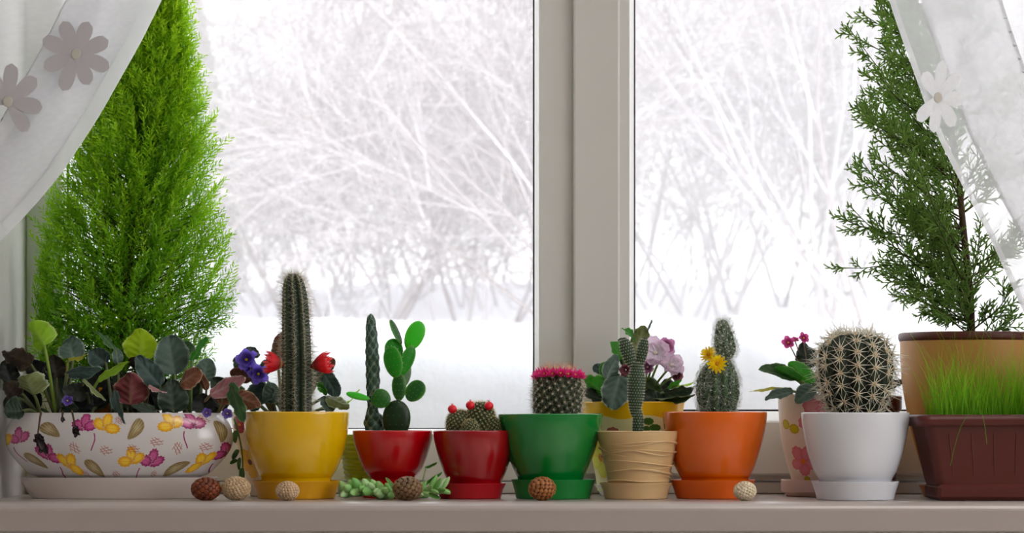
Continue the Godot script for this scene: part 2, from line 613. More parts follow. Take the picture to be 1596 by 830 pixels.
func daisy(o: Node3D, px: float, py: float, rad: float, z: float, turn: float, squash: float, tilt: float, skip: Array, light := false) -> void:
	var c := at(px, py, z)
	var s := sc(z)
	var g := rng(int(px) + 77)
	var bs := Basis(Vector3.BACK, tilt) * Basis.from_scale(Vector3(squash, 1, 1))
	var f := MB.new()
	for k in 8:
		if k in skip:
			continue
		var a := turn + TAU * k / 8.0
		var L := rad * g.randf_range(0.88, 1.08)
		var wd := rad * 0.43
		var pts := PackedVector3Array()
		for j in 11:
			var t := j / 10.0
			var hw := wd * 0.5 * sqrt(maxf(0.0, sin(PI * clampf(pow(t, 1.7) * 0.86 + 0.10, 0, 1)))) * (1.0 if t < 1 else 0.05)
			for i in 3:
				var q := Vector3((i - 1) * hw, lerpf(rad * 0.1, L, t), 0).rotated(Vector3.BACK, a)
				pts.push_back(c - o.position + bs * (q * s) + Vector3(0, 0, 0.0004 * sin(k * 2.0 + t * 3.0)))
		f = MB.new()
		f.grid(2, 10, pts, PackedColorArray([Color.WHITE]), false)
		part(o, "flower_petal", f, mats.woven_light if light else mats.woven)
	f = MB.new()
	f.ball(c - o.position + Vector3(0, 0, 0.0006), Vector3(rad * 0.15 * s * squash, rad * 0.15 * s, 0.0004), 14, 6, Color.WHITE)
	part(o, "flower_centre", f, mats.woven_gold)


func curtains() -> void:
	mat("woven_light", Color(0.95, 0.95, 0.96, 0.93), 0.9, {"transparency": BaseMaterial3D.TRANSPARENCY_ALPHA, "backlight_enabled": true, "backlight": Color(0.8, 0.8, 0.8), "albedo_texture": noise_tex(0.05, [Color(0.97, 0.97, 0.97), Color(1, 1, 1)], 64, 2)})
	var L := [Vector2(430, -330), Vector2(256, -8), Vector2(222, 62), Vector2(152, 186), Vector2(92, 276), Vector2(42, 334), Vector2(2, 374), Vector2(-60, 432), Vector2(-150, 500), Vector2(-230, 545)]
	var o := curtain("left sheer white curtain drawn aside, white daisies woven into it, greyed as if against the light", L, [[0, 0], [150, 3], [110, -4], [24, -6], [120, -12], [90, -15], [340, -4], [300, -10], [420, -2]], -1.0, 26)
	daisy(o, 119, 84, 58, 0.181, 0.15, 0.95, 0.25, [])
	daisy(o, 12, 158, 60, 0.183, -0.35, 0.9, 0.2, [3, 4])
	var R := [Vector2(1290, -330), Vector2(1384, -4), Vector2(1402, 50), Vector2(1426, 118), Vector2(1458, 206), Vector2(1498, 286), Vector2(1538, 360), Vector2(1568, 426), Vector2(1597, 490), Vector2(1640, 566), Vector2(1690, 640)]
	o = curtain("right sheer white curtain drawn aside over the tall conifer, one pale daisy", R, [[0, 0], [176, 3], [50, -6], [270, -10], [330, -4], [240, -12], [460, -6]], 1.0, 10)
	daisy(o, 1462, 152, 56, 0.181, 0.1, 0.75, -0.2, [2], true)


func snow_outside() -> void:
	# the bank of snow heaped on the outer ledge
	var N := FastNoiseLite.new()
	N.seed = 4
	N.frequency = 2.2
	N.fractal_octaves = 4
	var top := [Vector2(-60, 545), Vector2(200, 541), Vector2(330, 533), Vector2(450, 527), Vector2(560, 527), Vector2(640, 530), Vector2(750, 536), Vector2(860, 543), Vector2(930, 512), Vector2(1000, 503), Vector2(1060, 501), Vector2(1086, 505), Vector2(1104, 513), Vector2(1160, 508), Vector2(1182, 514), Vector2(1205, 526), Vector2(1260, 530), Vector2(1400, 540), Vector2(1800, 550)]
	var nu := 150
	var nv := 16
	var z0 := -0.306
	var z1 := -0.48
	var pts := PackedVector3Array()
	for j in nv + 1:
		for i in nu + 1:
			var px := lerpf(-60, 1800, i / float(nu))
			var h := 0.0
			for k in top.size() - 1:
				if px >= top[k].x and px <= top[k + 1].x:
					h = lerpf(top[k].y, top[k + 1].y, smoothstep(0.0, 1.0, (px - top[k].x) / (top[k + 1].x - top[k].x)))
			var p := at(px, h, z1)
			var t := j / float(nv)
			var a := minf(t / 0.7, 1.0)
			var y := lerpf(-0.05, p.y, sin(a * PI / 2.0))
			var z := lerpf(z0, z1, pow(a, 1.6))
			if t > 0.7:
				z = lerpf(z1, z1 - 0.25, (t - 0.7) / 0.3)
				y = lerpf(p.y, -0.15, pow((t - 0.7) / 0.3, 1.8))
			var d := N.get_noise_3d(p.x * 2.0, y * 2.0, z * 2.0) * 0.004
			pts.push_back(Vector3(p.x, y + d, z + d))
	var b := MB.new()
	b.grid(nu, nv, pts, PackedColorArray([Color.WHITE]))
	var o := part(self, "snow_bank", b, mats.snow, true)
	tag(o, "bank of smooth white snow heaped up outside against the window", "snow")
	b = MB.new()
	b.box(Vector3(0.1, -0.08, -0.5), Vector3(4.4, 0.06, 0.4), 0.004, lin(0.6, 0.6, 0.62))
	var led := struct("exterior_ledge", b, mats.satin, "metal ledge under the snow outside the window")
	led.set_meta("kind", "structure")
	# snowy ground rising behind
	pts = PackedVector3Array()
	nu = 60
	nv = 50
	for j in nv + 1:
		for i in nu + 1:
			var t := j / float(nv)
			var z := -0.4 - 39.0 * pow(t, 1.5)
			var x := lerpf(-1, 1, i / float(nu)) * (6.0 + 14.0 * t)
			pts.push_back(Vector3(x, ground_y(x, z, N), z))
	b = MB.new()
	b.grid(nu, nv, pts, PackedColorArray([Color.WHITE]))
	struct("ground", b, mats.snow_far, "snow covered ground rising towards the trees")


func ground_y(x: float, z: float, N: FastNoiseLite) -> float:
	var d := -z
	var y := -0.6 + 1.05 * smoothstep(1.0, 8.0, d) + 0.42 * smoothstep(8.0, 15.0, d) + 0.6 * smoothstep(15.0, 40.0, d)
	return y + 0.10 * N.get_noise_2d(x * 0.25, z * 0.25) + 0.02 * N.get_noise_2d(x, z)


func branch(b: MB, s: MB, p: Vector3, d: Vector3, length: float, r: float, level: int, g: RandomNumberGenerator, opt: Dictionary) -> void:
	var seg := 4 if level > 1 else 3
	var pts := PackedVector3Array([p])
	var rad := PackedFloat32Array([r])
	var q := p
	var dir := d
	for k in seg:
		dir = (dir + Vector3(g.randf_range(-1, 1), g.randf_range(-1, 1) + opt.lift, g.randf_range(-1, 1)) * opt.bend).normalized()
		q += dir * length / seg
		pts.push_back(q)
		rad.push_back(lerpf(r, r * 0.45, (k + 1.0) / seg))
	var t := g.randf_range(0.0, 1.0)
	var col: Color = opt.c0.lerp(opt.c1, t)
	b.tube(pts, rad, 5 if level > 2 else 3, col, col, false)
	if r > 0.005 and g.randf() < opt.snow:
		var up := PackedVector3Array()
		var ur := PackedFloat32Array()
		for k in pts.size():
			up.push_back(pts[k] + Vector3(0, rad[k] * 0.75, 0))
			ur.push_back(rad[k] * 0.85)
		s.tube(up, ur, 5, Color.WHITE, Color.WHITE, true)
	if level == 0:
		return
	var kids: int = opt.kids + g.randi_range(0, 2)
	for k in kids:
		var f := g.randf_range(0.25, 1.0)
		var i := mini(int(f * seg), seg - 1)
		var at_p := pts[i].lerp(pts[i + 1], f * seg - i)
		var along := (pts[i + 1] - pts[i]).normalized()
		var side := along.cross(Vector3(g.randf_range(-1, 1), g.randf_range(-1, 1), g.randf_range(-1, 1))).normalized()
		var nd := along.rotated(side, g.randf_range(0.35, 1.0)).normalized()
		branch(b, s, at_p, nd, length * g.randf_range(0.45, 0.72), maxf(r * g.randf_range(0.38, 0.55), 0.002), level - 1, g, opt)


func bare_tree(called: String, label: String, px: float, z: float, stems: int, length: float, r: float, level: int, lean: Vector2, sd: int, opt := {}, group := "") -> void:
	var N := FastNoiseLite.new()
	N.seed = 4
	N.frequency = 2.2
	N.fractal_octaves = 4
	var x := at(px, 0, z).x
	var base := Vector3(x, ground_y(x, z, N) - 0.05, z)
	var o := thing(called, label, "tree" if stems == 1 else "shrub", base, group)
	var g := rng(sd)
	var set_ := {"lift": 0.08, "bend": 0.16, "kids": 5, "snow": 0.55, "c0": lin(0.62, 0.58, 0.57), "c1": lin(0.84, 0.82, 0.82)}  # pale bark: snow and the bright haze outdoors put into the colour
	set_.merge(opt, true)
	var b := MB.new()
	var s := MB.new()
	for k in stems:
		var a := g.randf_range(0, TAU)
		var d := Vector3(cos(a) * 0.5 + lean.x, 1.0 + lean.y, sin(a) * 0.5)
		if stems == 1:
			d = Vector3(lean.x, 1, 0.05)
		branch(b, s, Vector3(g.randf_range(-0.1, 0.1), 0, g.randf_range(-0.1, 0.1)) * (0.0 if stems == 1 else 2.0), d.normalized(), length * g.randf_range(0.75, 1.1), r, level, g, set_)
	part(o, "branches", b, mats.bark, true)
	if s.v.size():
		part(o, "snow_cover", s, mats.snow_far, true)


func garden() -> void:
	# haze between the trees, its strength set to lighten them
	var fog := FogVolume.new()
	fog.name = "outside_haze"
	fog.size = Vector3(40, 16, 24)
	fog.position = Vector3(0, 6, -14.0)
	var fm := FogMaterial.new()
	fm.density = 0.072
	fm.albedo = Color(0.995, 0.985, 0.985)
	fog.material = fm
	add_child(fog)
	fog.set_meta("kind", "stuff")
	fog.set_meta("label", "white haze in the air outside, lightening the trees")
	fog.set_meta("category", "haze")
	bare_tree("bare_tree", "tall bare tree with a pale blurred trunk beyond the green cypress", 368, -13.0, 1, 3.4, 0.09, 4, Vector2(-0.02, 0), 11, {"kids": 7, "snow": 0.4})
	bare_tree("bare_bush", "bare shrub behind the mullion sending long twigs up to the left", 985, -6.5, 9, 1.7, 0.006, 3, Vector2(-0.85, 0.2), 12, {"kids": 5, "bend": 0.07, "snow": 0.0})
	bare_tree("bare_bush", "nearest snow laden shrub behind the round spiny cactus", 1310, -7.5, 9, 1.9, 0.010, 3, Vector2(-0.45, 0.1), 13, {"kids": 5, "snow": 0.8, "bend": 0.2})
	bare_tree("bare_bush", "bare shrub in the snow behind the orange pot", 1120, -10.0, 8, 2.4, 0.010, 3, Vector2(0.1, 0), 14, {"snow": 0.8})
	var spots := [[480, -9.5], [660, -9.0], [790, -8.5], [560, -10.5], [300, -10.0], [410, -11.5], [720, -11.5], [1010, -10.5], [1230, -11.0], [1400, -10.0], [620, -13.0], [1330, -13.0], [500, -13.5], [1110, -13.5], [760, -14.0]]
	for k in spots.size():
		bare_tree("bare_bush", ("bare snow dusted bush in the blurred thicket outside the left pane" if spots[k][0] < 880 else "bare snow dusted bush in the blurred thicket outside the right pane"), spots[k][0], spots[k][1], 7, 1.15 if spots[k][0] < 880 else 1.5, 0.009, 3, Vector2(0.0, 0.0), 30 + k, {"kids": 5, "bend": 0.22, "lift": 0.02, "snow": 0.35}, "bare bushes outside the left pane" if spots[k][0] < 880 else "bare bushes outside the right pane")


# outline of half widths and rows of the photograph, bottom first -> a closed, hollow vessel of revolution about px
func vessel(o: Node3D, called: String, px: float, z: float, rows: Array, wall: float, floor_row: float, col: Color, m: Material, sz := 1.0, seg := 64, name_label := "") -> MeshInstance3D:
	var s := sc(z)
	var prof := []
	var out := []
	for q in rows:
		out.append(Vector2(q[0] * s, maxf(at(0, q[1], z).y - o.position.y, 0.0)))
	# rounding and smoothing of the outline by a spline
	prof.append(Vector2(0.0, out[0].y))
	prof.append(Vector2(out[0].x * 0.6, out[0].y))
	prof.append(Vector2(maxf(out[0].x - 0.0016, 0), out[0].y))
	prof.append(Vector2(out[0].x - 0.0004, out[0].y + 0.0004))
	prof.append(Vector2(out[0].x, out[0].y + 0.0014))
	var n := out.size()
	for k in n - 1:
		var a: Vector2 = out[maxi(k - 1, 0)]
		var b: Vector2 = out[k]
		var c: Vector2 = out[k + 1]
		var d: Vector2 = out[mini(k + 2, n - 1)]
		var st := 4
		for i in st:
			var t := (i + 1.0) / st
			if k == 0 and i == 0:
				continue
			prof.append(b.cubic_interpolate(c, a, d, t))
	var tp: Vector2 = prof[-1]
	var w := wall * s
	prof[-1] = tp - Vector2(0, w * 0.35)
	prof.append(tp + Vector2(-w * 0.18, -w * 0.08))
	prof.append(tp + Vector2(-w * 0.5, 0))
	prof.append(tp + Vector2(-w * 0.85, -w * 0.1))
	prof.append(tp + Vector2(-w, -w * 0.4))
	var fy: float = at(0, floor_row, z).y - o.position.y
	for k in range(n - 2, -1, -1):
		if out[k].y > fy + 0.001:
			prof.append(Vector2(out[k].x - w, out[k].y))
	var rf: float = out[0].x
	for k in n - 1:
		if fy >= out[k].y and fy <= out[k + 1].y:
			rf = lerpf(out[k].x, out[k + 1].x, (fy - out[k].y) / maxf(out[k + 1].y - out[k].y, 1e-5))
	prof.append(Vector2(rf - w, fy))
	prof.append(Vector2((rf - w) * 0.6, fy))
	prof.append(Vector2(0, fy))
	var mb := MB.new()
	mb.lathe(Vector3(at(px, 0, z).x, o.position.y, z) - o.position, prof, seg, col, 1.0, sz)
	return part(o, called, mb, m, false, name_label)


func soil(o: Node3D, px: float, z: float, hw: float, row: float, sz := 1.0, col := Color(1, 1, 1)) -> void:
	var s := sc(z)
	var y := at(0, row, z).y - o.position.y
	var g := rng(int(px))
	var pts := PackedVector3Array()
	for j in 9:
		for i in 33:
			var r := hw * s * (1.0 - j / 8.0)
			var a := -TAU * (i % 32) / 32.0
			pts.push_back(Vector3(r * cos(a), y + (0.0008 * sin(i * 2.1 + j * 3.0) if j > 0 else 0.0) + 0.002 * j / 8.0, r * sin(a) * sz))
	var mb := MB.new()
	mb.grid(32, 8, pts, PackedColorArray([col]), true)
	part(o, "soil", mb, mats.soil)


func pot_thing(called: String, label: String, category: String, px: float, z: float, y0: float) -> Node3D:
	var p := at(px, 0, z)
	return thing(called, label, category, Vector3(p.x, y0, z))


func saucer(label: String, px: float, z: float, rows: Array, col: Color, m: Material, sz := 1.0, category := "saucer") -> void:
	var o := Node3D.new()
	o.position = Vector3(at(px, 0, z).x, 0.0, z)
	var mi := MeshInstance3D.new()
	var tmp := vessel_mesh(px, z, rows, 4.0, 4.0, col, sz)
	mi.mesh = tmp
	mi.material_override = m
	mi.position = o.position
	mi.name = numbered(self, "saucer")
	add_child(mi, true)
	tag(mi, label, category, "saucers under the pots on the sill")
	o.free()


func vessel_mesh(px: float, z: float, rows: Array, wall: float, floor_up: float, col: Color, sz := 1.0) -> ArrayMesh:
	var s := sc(z)
	var prof := []
	var out := []
	for q in rows:
		out.append(Vector2(q[0] * s, maxf((rows[0][1] - q[1]) * s, 0.0)))
	prof.append(Vector2(0, 0))
	prof.append(Vector2(out[0].x - 0.003, 0))
	prof.append(Vector2(out[0].x - 0.0008, 0.0003))
	prof.append(Vector2(out[0].x, 0.0016))
	for k in range(1, out.size()):
		prof.append(out[k] + (Vector2(-0.0004, -0.0006) if k == out.size() - 1 else Vector2.ZERO))
	var tp: Vector2 = out[-1]
	var w := wall * s
	prof.append(tp + Vector2(-0.0003, -0.0001))
	prof.append(tp + Vector2(-w * 0.5, 0))
	prof.append(tp + Vector2(-w, -0.0006))
	for k in range(out.size() - 2, 0, -1):
		if out[k].y > floor_up * s + 0.001:
			prof.append(Vector2(out[k].x - w, out[k].y))
	prof.append(Vector2(out[0].x - w, floor_up * s))
	prof.append(Vector2(0, floor_up * s))
	var mb := MB.new()
	mb.lathe(Vector3.ZERO, prof, 56, col, 1.0, sz)
	return mb.mesh()


# ---- leaves -------------------------------------------------------------------------------------------------------

# a leaf blade from `base` to `tip`; roll 0 turns its upper face to the room, 180 its underside
func blade(mb: MB, base: Vector3, tip: Vector3, width: float, roll: float, top: Color, under: Color, rim: Color, opt := {}) -> void:
	var set_ := {"cup": 0.18, "droop": 0.12, "ripple": 0.04, "teeth": 0.0, "thin": false, "shape": 0.8, "sd": 1, "vein": 1.0, "nu": 8, "nv": 12, "twist": 0.0, "point": 0.0}
	set_.merge(opt, true)
	var L := (tip - base).length()
	var dy := (tip - base) / L
	var fz := Vector3.BACK - dy * dy.z
	if fz.length() < 0.05:
		fz = Vector3.UP - dy * dy.y
	fz = fz.normalized().rotated(dy, deg_to_rad(roll))
	var g := rng(set_.sd)
	var ph := g.randf_range(0, TAU)
	var nu: int = set_.nu
	var nv: int = set_.nv
	var up := PackedVector3Array()
	var dn := PackedVector3Array()
	var cu := PackedColorArray()
	var cd := PackedColorArray()
	for j in nv + 1:
		var t := j / float(nv)
		var tt: float = pow(t, set_.shape)
		var hw: float = width * 0.5 * sqrt(maxf(0.0, 1.0 - pow(2.0 * tt - 1.0, 2.0)))
		hw *= 1.0 - set_.point * smoothstep(0.55, 1.0, t)
		var tooth: float = set_.teeth * (1.0 if j % 2 == 0 else -1.0)
		var fw: Vector3 = fz.rotated(dy, set_.twist * (t - 0.3))
		var dx := dy.cross(fw)
		for i in nu + 1:
			var u := 2.0 * i / nu - 1.0
			var au := absf(u)
			var x := u * hw * (1.0 + tooth * smoothstep(0.7, 1.0, au))
			var z: float = set_.cup * width * u * u * (hw / (width * 0.5 + 1e-6)) - set_.droop * L * (t * t - t * 0.45)
			z += set_.ripple * width * u * u * sin(ph + t * 11.0 + (1.5 if u > 0 else 0.0))
			z += set_.ripple * 0.6 * width * pow(au, 4.0) * sin(ph * 2.0 + t * 27.0 + u * 2.0)
			z -= 0.06 * width * exp(-u * u * 40.0) * sin(PI * minf(t * 1.1, 1.0)) * set_.vein
			var vn := cos(TAU * (t * 5.0 - au * 1.5))
			z += 0.03 * width * vn * (1.0 - au) * minf(1.0, au * 3.0) * set_.vein
			var p := base + dx * x + dy * (t * L + tooth * 0.3 * hw * au) + fw * z
			up.push_back(p)
			dn.push_back(p - fw * (0.0009 * (1.0 - pow(au, 4.0)) + 0.00005))
			var e := smoothstep(0.84, 1.0, au) if j > 0 else 0.0
			if j == nv:
				e = 1.0
			var rib: float = exp(-u * u * 90.0) * (1.0 - t)
			var side_rib: float = pow(maxf(0.0, -vn), 6.0) * (1.0 - au)
			var w: float = maxf(e * 0.8, maxf(rib * 0.35, side_rib * 0.14) * set_.vein)
			cu.push_back(top.lerp(rim, w))
			cd.push_back(under.lerp(rim, maxf(e * 0.8, maxf(rib * 0.5, side_rib * 0.3) * set_.vein)))
	mb.grid(nu, nv, up, cu)
	if not set_.thin:
		mb.grid(nu, nv, dn, cd, false, true)


func stalk(mb: MB, a: Vector3, b: Vector3, sag: float, r: float, c0: Color, c1: Color, out := Vector3.ZERO) -> void:
	var pts := PackedVector3Array()
	var rad := PackedFloat32Array()
	for k in 9:
		var t := k / 8.0
		pts.push_back(a.lerp(b, t) + Vector3(0, sag * sin(PI * t), 0) + out * sin(PI * t))
		rad.push_back(lerpf(r * 1.15, r * 0.8, t))
	mb.tube(pts, rad, 7, c0, c1)


var kinds := {}


func leaf_kinds() -> void:
	var pale := lin(0.80, 0.85, 0.72)
	kinds = {
		"dark": [lin(0.13, 0.20, 0.13), lin(0.20, 0.22, 0.16), lin(0.40, 0.48, 0.38), false],
		"black": [lin(0.07, 0.10, 0.08), lin(0.10, 0.11, 0.09), lin(0.20, 0.25, 0.20), false],  # near-black: shade among the crowded leaves put into the colour
		"gray": [lin(0.30, 0.40, 0.34), lin(0.42, 0.48, 0.36), lin(0.72, 0.78, 0.72), false],
		"blue": [lin(0.22, 0.32, 0.30), lin(0.35, 0.36, 0.34), lin(0.60, 0.68, 0.66), false],
		"bright": [lin(0.62, 0.82, 0.16), lin(0.66, 0.82, 0.20), lin(0.86, 0.92, 0.55), true],  # backlit leaves, here and in lime: light shining through raised into the colour
		"lime": [lin(0.72, 0.86, 0.10), lin(0.78, 0.86, 0.12), lin(0.90, 0.93, 0.50), true],
		"green": [lin(0.20, 0.50, 0.12), lin(0.26, 0.52, 0.16), lin(0.60, 0.75, 0.45), true],
		"mid": [lin(0.20, 0.36, 0.17), lin(0.36, 0.47, 0.25), lin(0.60, 0.68, 0.50), false],
		"olive": [lin(0.34, 0.42, 0.20), lin(0.46, 0.50, 0.26), pale, false],
		"red": [lin(0.20, 0.26, 0.18), lin(0.46, 0.16, 0.19), lin(0.74, 0.60, 0.50), false],
		"brown": [lin(0.22, 0.20, 0.14), lin(0.48, 0.27, 0.18), lin(0.78, 0.68, 0.52), false],
		"pink": [lin(0.32, 0.36, 0.26), lin(0.66, 0.42, 0.44), lin(0.90, 0.84, 0.80), false],
		"umber": [lin(0.20, 0.17, 0.11), lin(0.24, 0.18, 0.12), lin(0.34, 0.28, 0.2), false],
		"yellow": [lin(0.72, 0.70, 0.22), lin(0.75, 0.72, 0.25), lin(0.85, 0.82, 0.45), true],
	}


# rows of [base x, base y, tip x, tip y, width, roll, kind, depth at base, depth at tip, stalk foot x, stalk foot y]
func leaves(o: Node3D, rows: Array, zfoot: float, teeth := 0.0, shape := 0.8) -> void:
	var k := 0
	for q in rows:
		k += 1
		var kd: Array = kinds[q[6]]
		var a := at(q[0], q[1], q[7]) - o.position
		var b := at(q[2], q[3], q[8]) - o.position
		var mb := MB.new()
		var g := rng(int(q[0] * 7 + q[1]))
		blade(mb, a, b, q[4] * sc(q[7]), q[5], kd[0], kd[1], kd[2], {"thin": kd[3], "sd": int(q[0] + q[3] * 3), "teeth": teeth, "shape": shape, "cup": g.randf_range(-0.10, 0.30), "droop": g.randf_range(-0.05, 0.30), "ripple": g.randf_range(0.05, 0.11), "twist": g.randf_range(-0.7, 0.7), "point": g.randf_range(0.0, 0.35), "nu": 14, "nv": 26})
		var lf := part(o, "leaf", mb, mats.bright_leaf if kd[3] else mats.leaf)
		if q.size() > 9 and q[9] > 0:
			var st := MB.new()
			var foot := at(q[9], q[10], zfoot) - o.position
			stalk(st, foot, a.lerp(b, 0.04), 0.004, 0.0022 * (1.0 if q[4] > 22 else 0.75), kd[1].lerp(lin(0.45, 0.5, 0.25), 0.5), kd[1].lerp(lin(0.55, 0.6, 0.35), 0.5))
			part(lf, "leaf_stalk", st, mats.leaf)


func round_petals(o: Node3D, called: String, px: float, py: float, z: float, rad: float, count: int, tilt: Vector3, c0: Color, c1: Color, wide: float, opt := {}, eye := Color(0.9, 0.75, 0.1)) -> Node3D:
	# an open flower facing `tilt`; every petal a piece of its own
	var c := at(px, py, z) - o.position
	var f := Node3D.new()
	f.name = numbered(o, called)
	o.add_child(f, true)
	f.position = c
	var s := sc(z)
	var nz := tilt.normalized()
	var nx := nz.cross(Vector3.UP).normalized()
	var ny := nx.cross(nz)
	var set_ := {"cup": 0.15, "droop": -0.12, "ripple": 0.09, "thin": true, "shape": 0.62, "vein": 0.25, "nu": 8, "nv": 10, "layers": 1, "rise": 0.25}
	set_.merge(opt, true)
	var g := rng(int(px + py * 5))
	for ly in set_.layers:
		for k in count:
			var a: float = TAU * (k + 0.5 * ly) / count + g.randf_range(-0.1, 0.1)
			var d := nx * cos(a) + ny * sin(a)
			var R: float = rad * s * g.randf_range(0.88, 1.06) * (1.0 - 0.25 * ly)
			var tip: Vector3 = d * R + nz * R * (set_.rise + 0.35 * ly)
			var mb := MB.new()
			var L := tip.length()
			var dy := tip / L
			# the blade is laid out in a frame of its own and turned so that it faces nz
			var fz := (nz - dy * dy.dot(nz)).normalized()
			var bs := Basis(dy.cross(fz), dy, fz)
			var so: Dictionary = set_.duplicate()
			so.sd = int(px) + k * 13 + ly * 7
			blade(mb, Vector3.ZERO, Vector3(0, L, 0), wide * s * (1.0 - 0.2 * ly), 0.0, c0, c0, c1, so)
			var w := MB.new()
			w.ix = mb.ix
			w.uv = mb.uv
			for i in mb.v.size():
				w.v.push_back(bs * mb.v[i] + d * rad * s * 0.05)
				w.n.push_back(bs * mb.n[i])
				var t := clampf(mb.v[i].length() / L, 0, 1)
				w.c.push_back(c0.lerp(c1, smoothstep(0.25, 0.95, t)))
			part(f, "petal", w, mats.petal)
	var e := MB.new()
	e.ball(nz * rad * s * 0.14, Vector3.ONE * rad * s * 0.13, 8, 6, lin(eye.r, eye.g, eye.b))
	part(f, "flower_eye", e, mats.matt)
	return f


# ---- cacti --------------------------------------------------------------------------------------------------------

func column_body(px: float, z: float, rows: Array, o: Node3D) -> Array:
	# rows of [centre x, half width, row], bottom first -> [centre, radius] in the thing's own axes, smoothed
	var out := []
	var n := rows.size()
	for k in n - 1:
		for i in 6:
			var t := i / 6.0
			var q := []
			for m in 3:
				q.append(cubic_interpolate(rows[k][m], rows[k + 1][m], rows[maxi(k - 1, 0)][m], rows[mini(k + 2, n - 1)][m], t))
			out.append([at(q[0], q[2], z) - o.position, maxf(q[1], 0.0) * sc(z)])
	out.append([at(rows[-1][0], rows[-1][2], z) - o.position, rows[-1][1] * sc(z)])
	return out


func ribbed(mb: MB, body: Array, ribs: int, depth: float, turn: float, shaded_valley: Color, crest: Color, bump := 0.0, per := 6) -> void:
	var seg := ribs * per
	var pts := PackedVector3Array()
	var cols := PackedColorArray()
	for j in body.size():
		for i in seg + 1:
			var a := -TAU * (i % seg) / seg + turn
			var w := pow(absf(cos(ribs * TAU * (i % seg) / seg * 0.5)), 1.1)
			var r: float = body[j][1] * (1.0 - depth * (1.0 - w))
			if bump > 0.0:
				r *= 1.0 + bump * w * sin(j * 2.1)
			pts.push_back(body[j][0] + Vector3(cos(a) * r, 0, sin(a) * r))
			cols.push_back(shaded_valley.lerp(crest, w * w))  # grooves between the ribs darkened in the colour, as by shade
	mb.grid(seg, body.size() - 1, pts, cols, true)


func disc_at(body: Array, y: float) -> Array:
	for k in body.size() - 1:
		if y >= body[k][0].y and y <= body[k + 1][0].y:
			var t: float = (y - body[k][0].y) / maxf(body[k + 1][0].y - body[k][0].y, 1e-6)
			return [body[k][0].lerp(body[k + 1][0], t), lerpf(body[k][1], body[k + 1][1], t), (body[k][1] - body[k + 1][1]) / maxf(body[k + 1][0].y - body[k][0].y, 1e-5)]
	return [body[-1][0], 0.0001, 5.0]


func tuft(mb: MB, p: Vector3, out: Vector3, count: int, length: float, r: float, spread: float, g: RandomNumberGenerator, c0: Color, c1: Color) -> void:
	var a := out.cross(Vector3(0.2, 0.9, 0.3)).normalized()
	var b := out.cross(a)
	for k in count:
		var th := TAU * (k + g.randf_range(-0.3, 0.3)) / count
		var d := (out + (a * cos(th) + b * sin(th)) * spread * g.randf_range(0.6, 1.2)).normalized()
		mb.spine(p, p + d * length * g.randf_range(0.65, 1.15), r, c0, c1)


func yellow_pot() -> void:
	var o := pot_thing("potted_cactus", "tall hairy ribbed cactus with two red flowers in a yellow pot", "potted cactus", 462, 0.0, 0.0045)
	vessel(o, "pot", 462, 0.0, [[52, 770], [54, 747], [57, 741], [62.5, 732], [71.5, 711], [78, 686], [81, 664], [82.5, 641]], 4.5, 662, lin(0.88, 0.69, 0.02), mats.glaze)
	soil(o, 462, 0.0, 77, 650)
	var body := column_body(462, 0.0, [[463, 24, 654], [463, 24, 625], [463, 24, 590], [463, 23.5, 560], [462.5, 23, 530], [461.5, 22, 500], [460.5, 20.5, 470], [459, 18.5, 450], [458, 14.5, 436], [457.5, 8, 428], [457.5, 0.5, 425.5]], o)
	var mb := MB.new()
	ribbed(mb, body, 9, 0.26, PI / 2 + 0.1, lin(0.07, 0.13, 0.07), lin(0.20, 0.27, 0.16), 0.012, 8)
	var bp := part(o, "cactus_stem", mb, mats.cactus)
	var sp := MB.new()
	var fz := MB.new()
	var g := rng(5)
	var y: float = body[0][0].y + 0.008
	while y < body[-1][0].y:
		var q := disc_at(body, y)
		for k in 9:
			var a := -TAU * k / 9.0 + PI / 2 + 0.1
			var d := Vector3(cos(a), 0, sin(a))
			var nn := (d + Vector3.UP * clampf(q[2], -1, 3)).normalized()
			var p: Vector3 = q[0] + d * q[1] * 0.99
			fz.ball(p, Vector3.ONE * 0.0011, 5, 4, lin(0.62, 0.56, 0.42))
			tuft(sp, p, nn, 5, 0.0125, 0.0002, 1.3, g, lin(0.75, 0.70, 0.58), lin(0.95, 0.93, 0.88))
			tuft(sp, p, nn, 2, 0.0165, 0.00024, 0.6, g, lin(0.80, 0.76, 0.66), lin(0.97, 0.96, 0.92))
		y += 0.0046 if y < body[-1][0].y - 0.012 else 0.0025
	part(bp, "spines", sp, mats.spine, true)
	part(bp, "areoles", fz, mats.matt, true)
	# two red strawflowers, one on either side, and a scrap of a third on the soil
	for w in [[443, 568, 411, 563, 17.0, 0.03], [484, 571, 517, 563, 17.0, 0.03]]:
		red_flower(o, w)


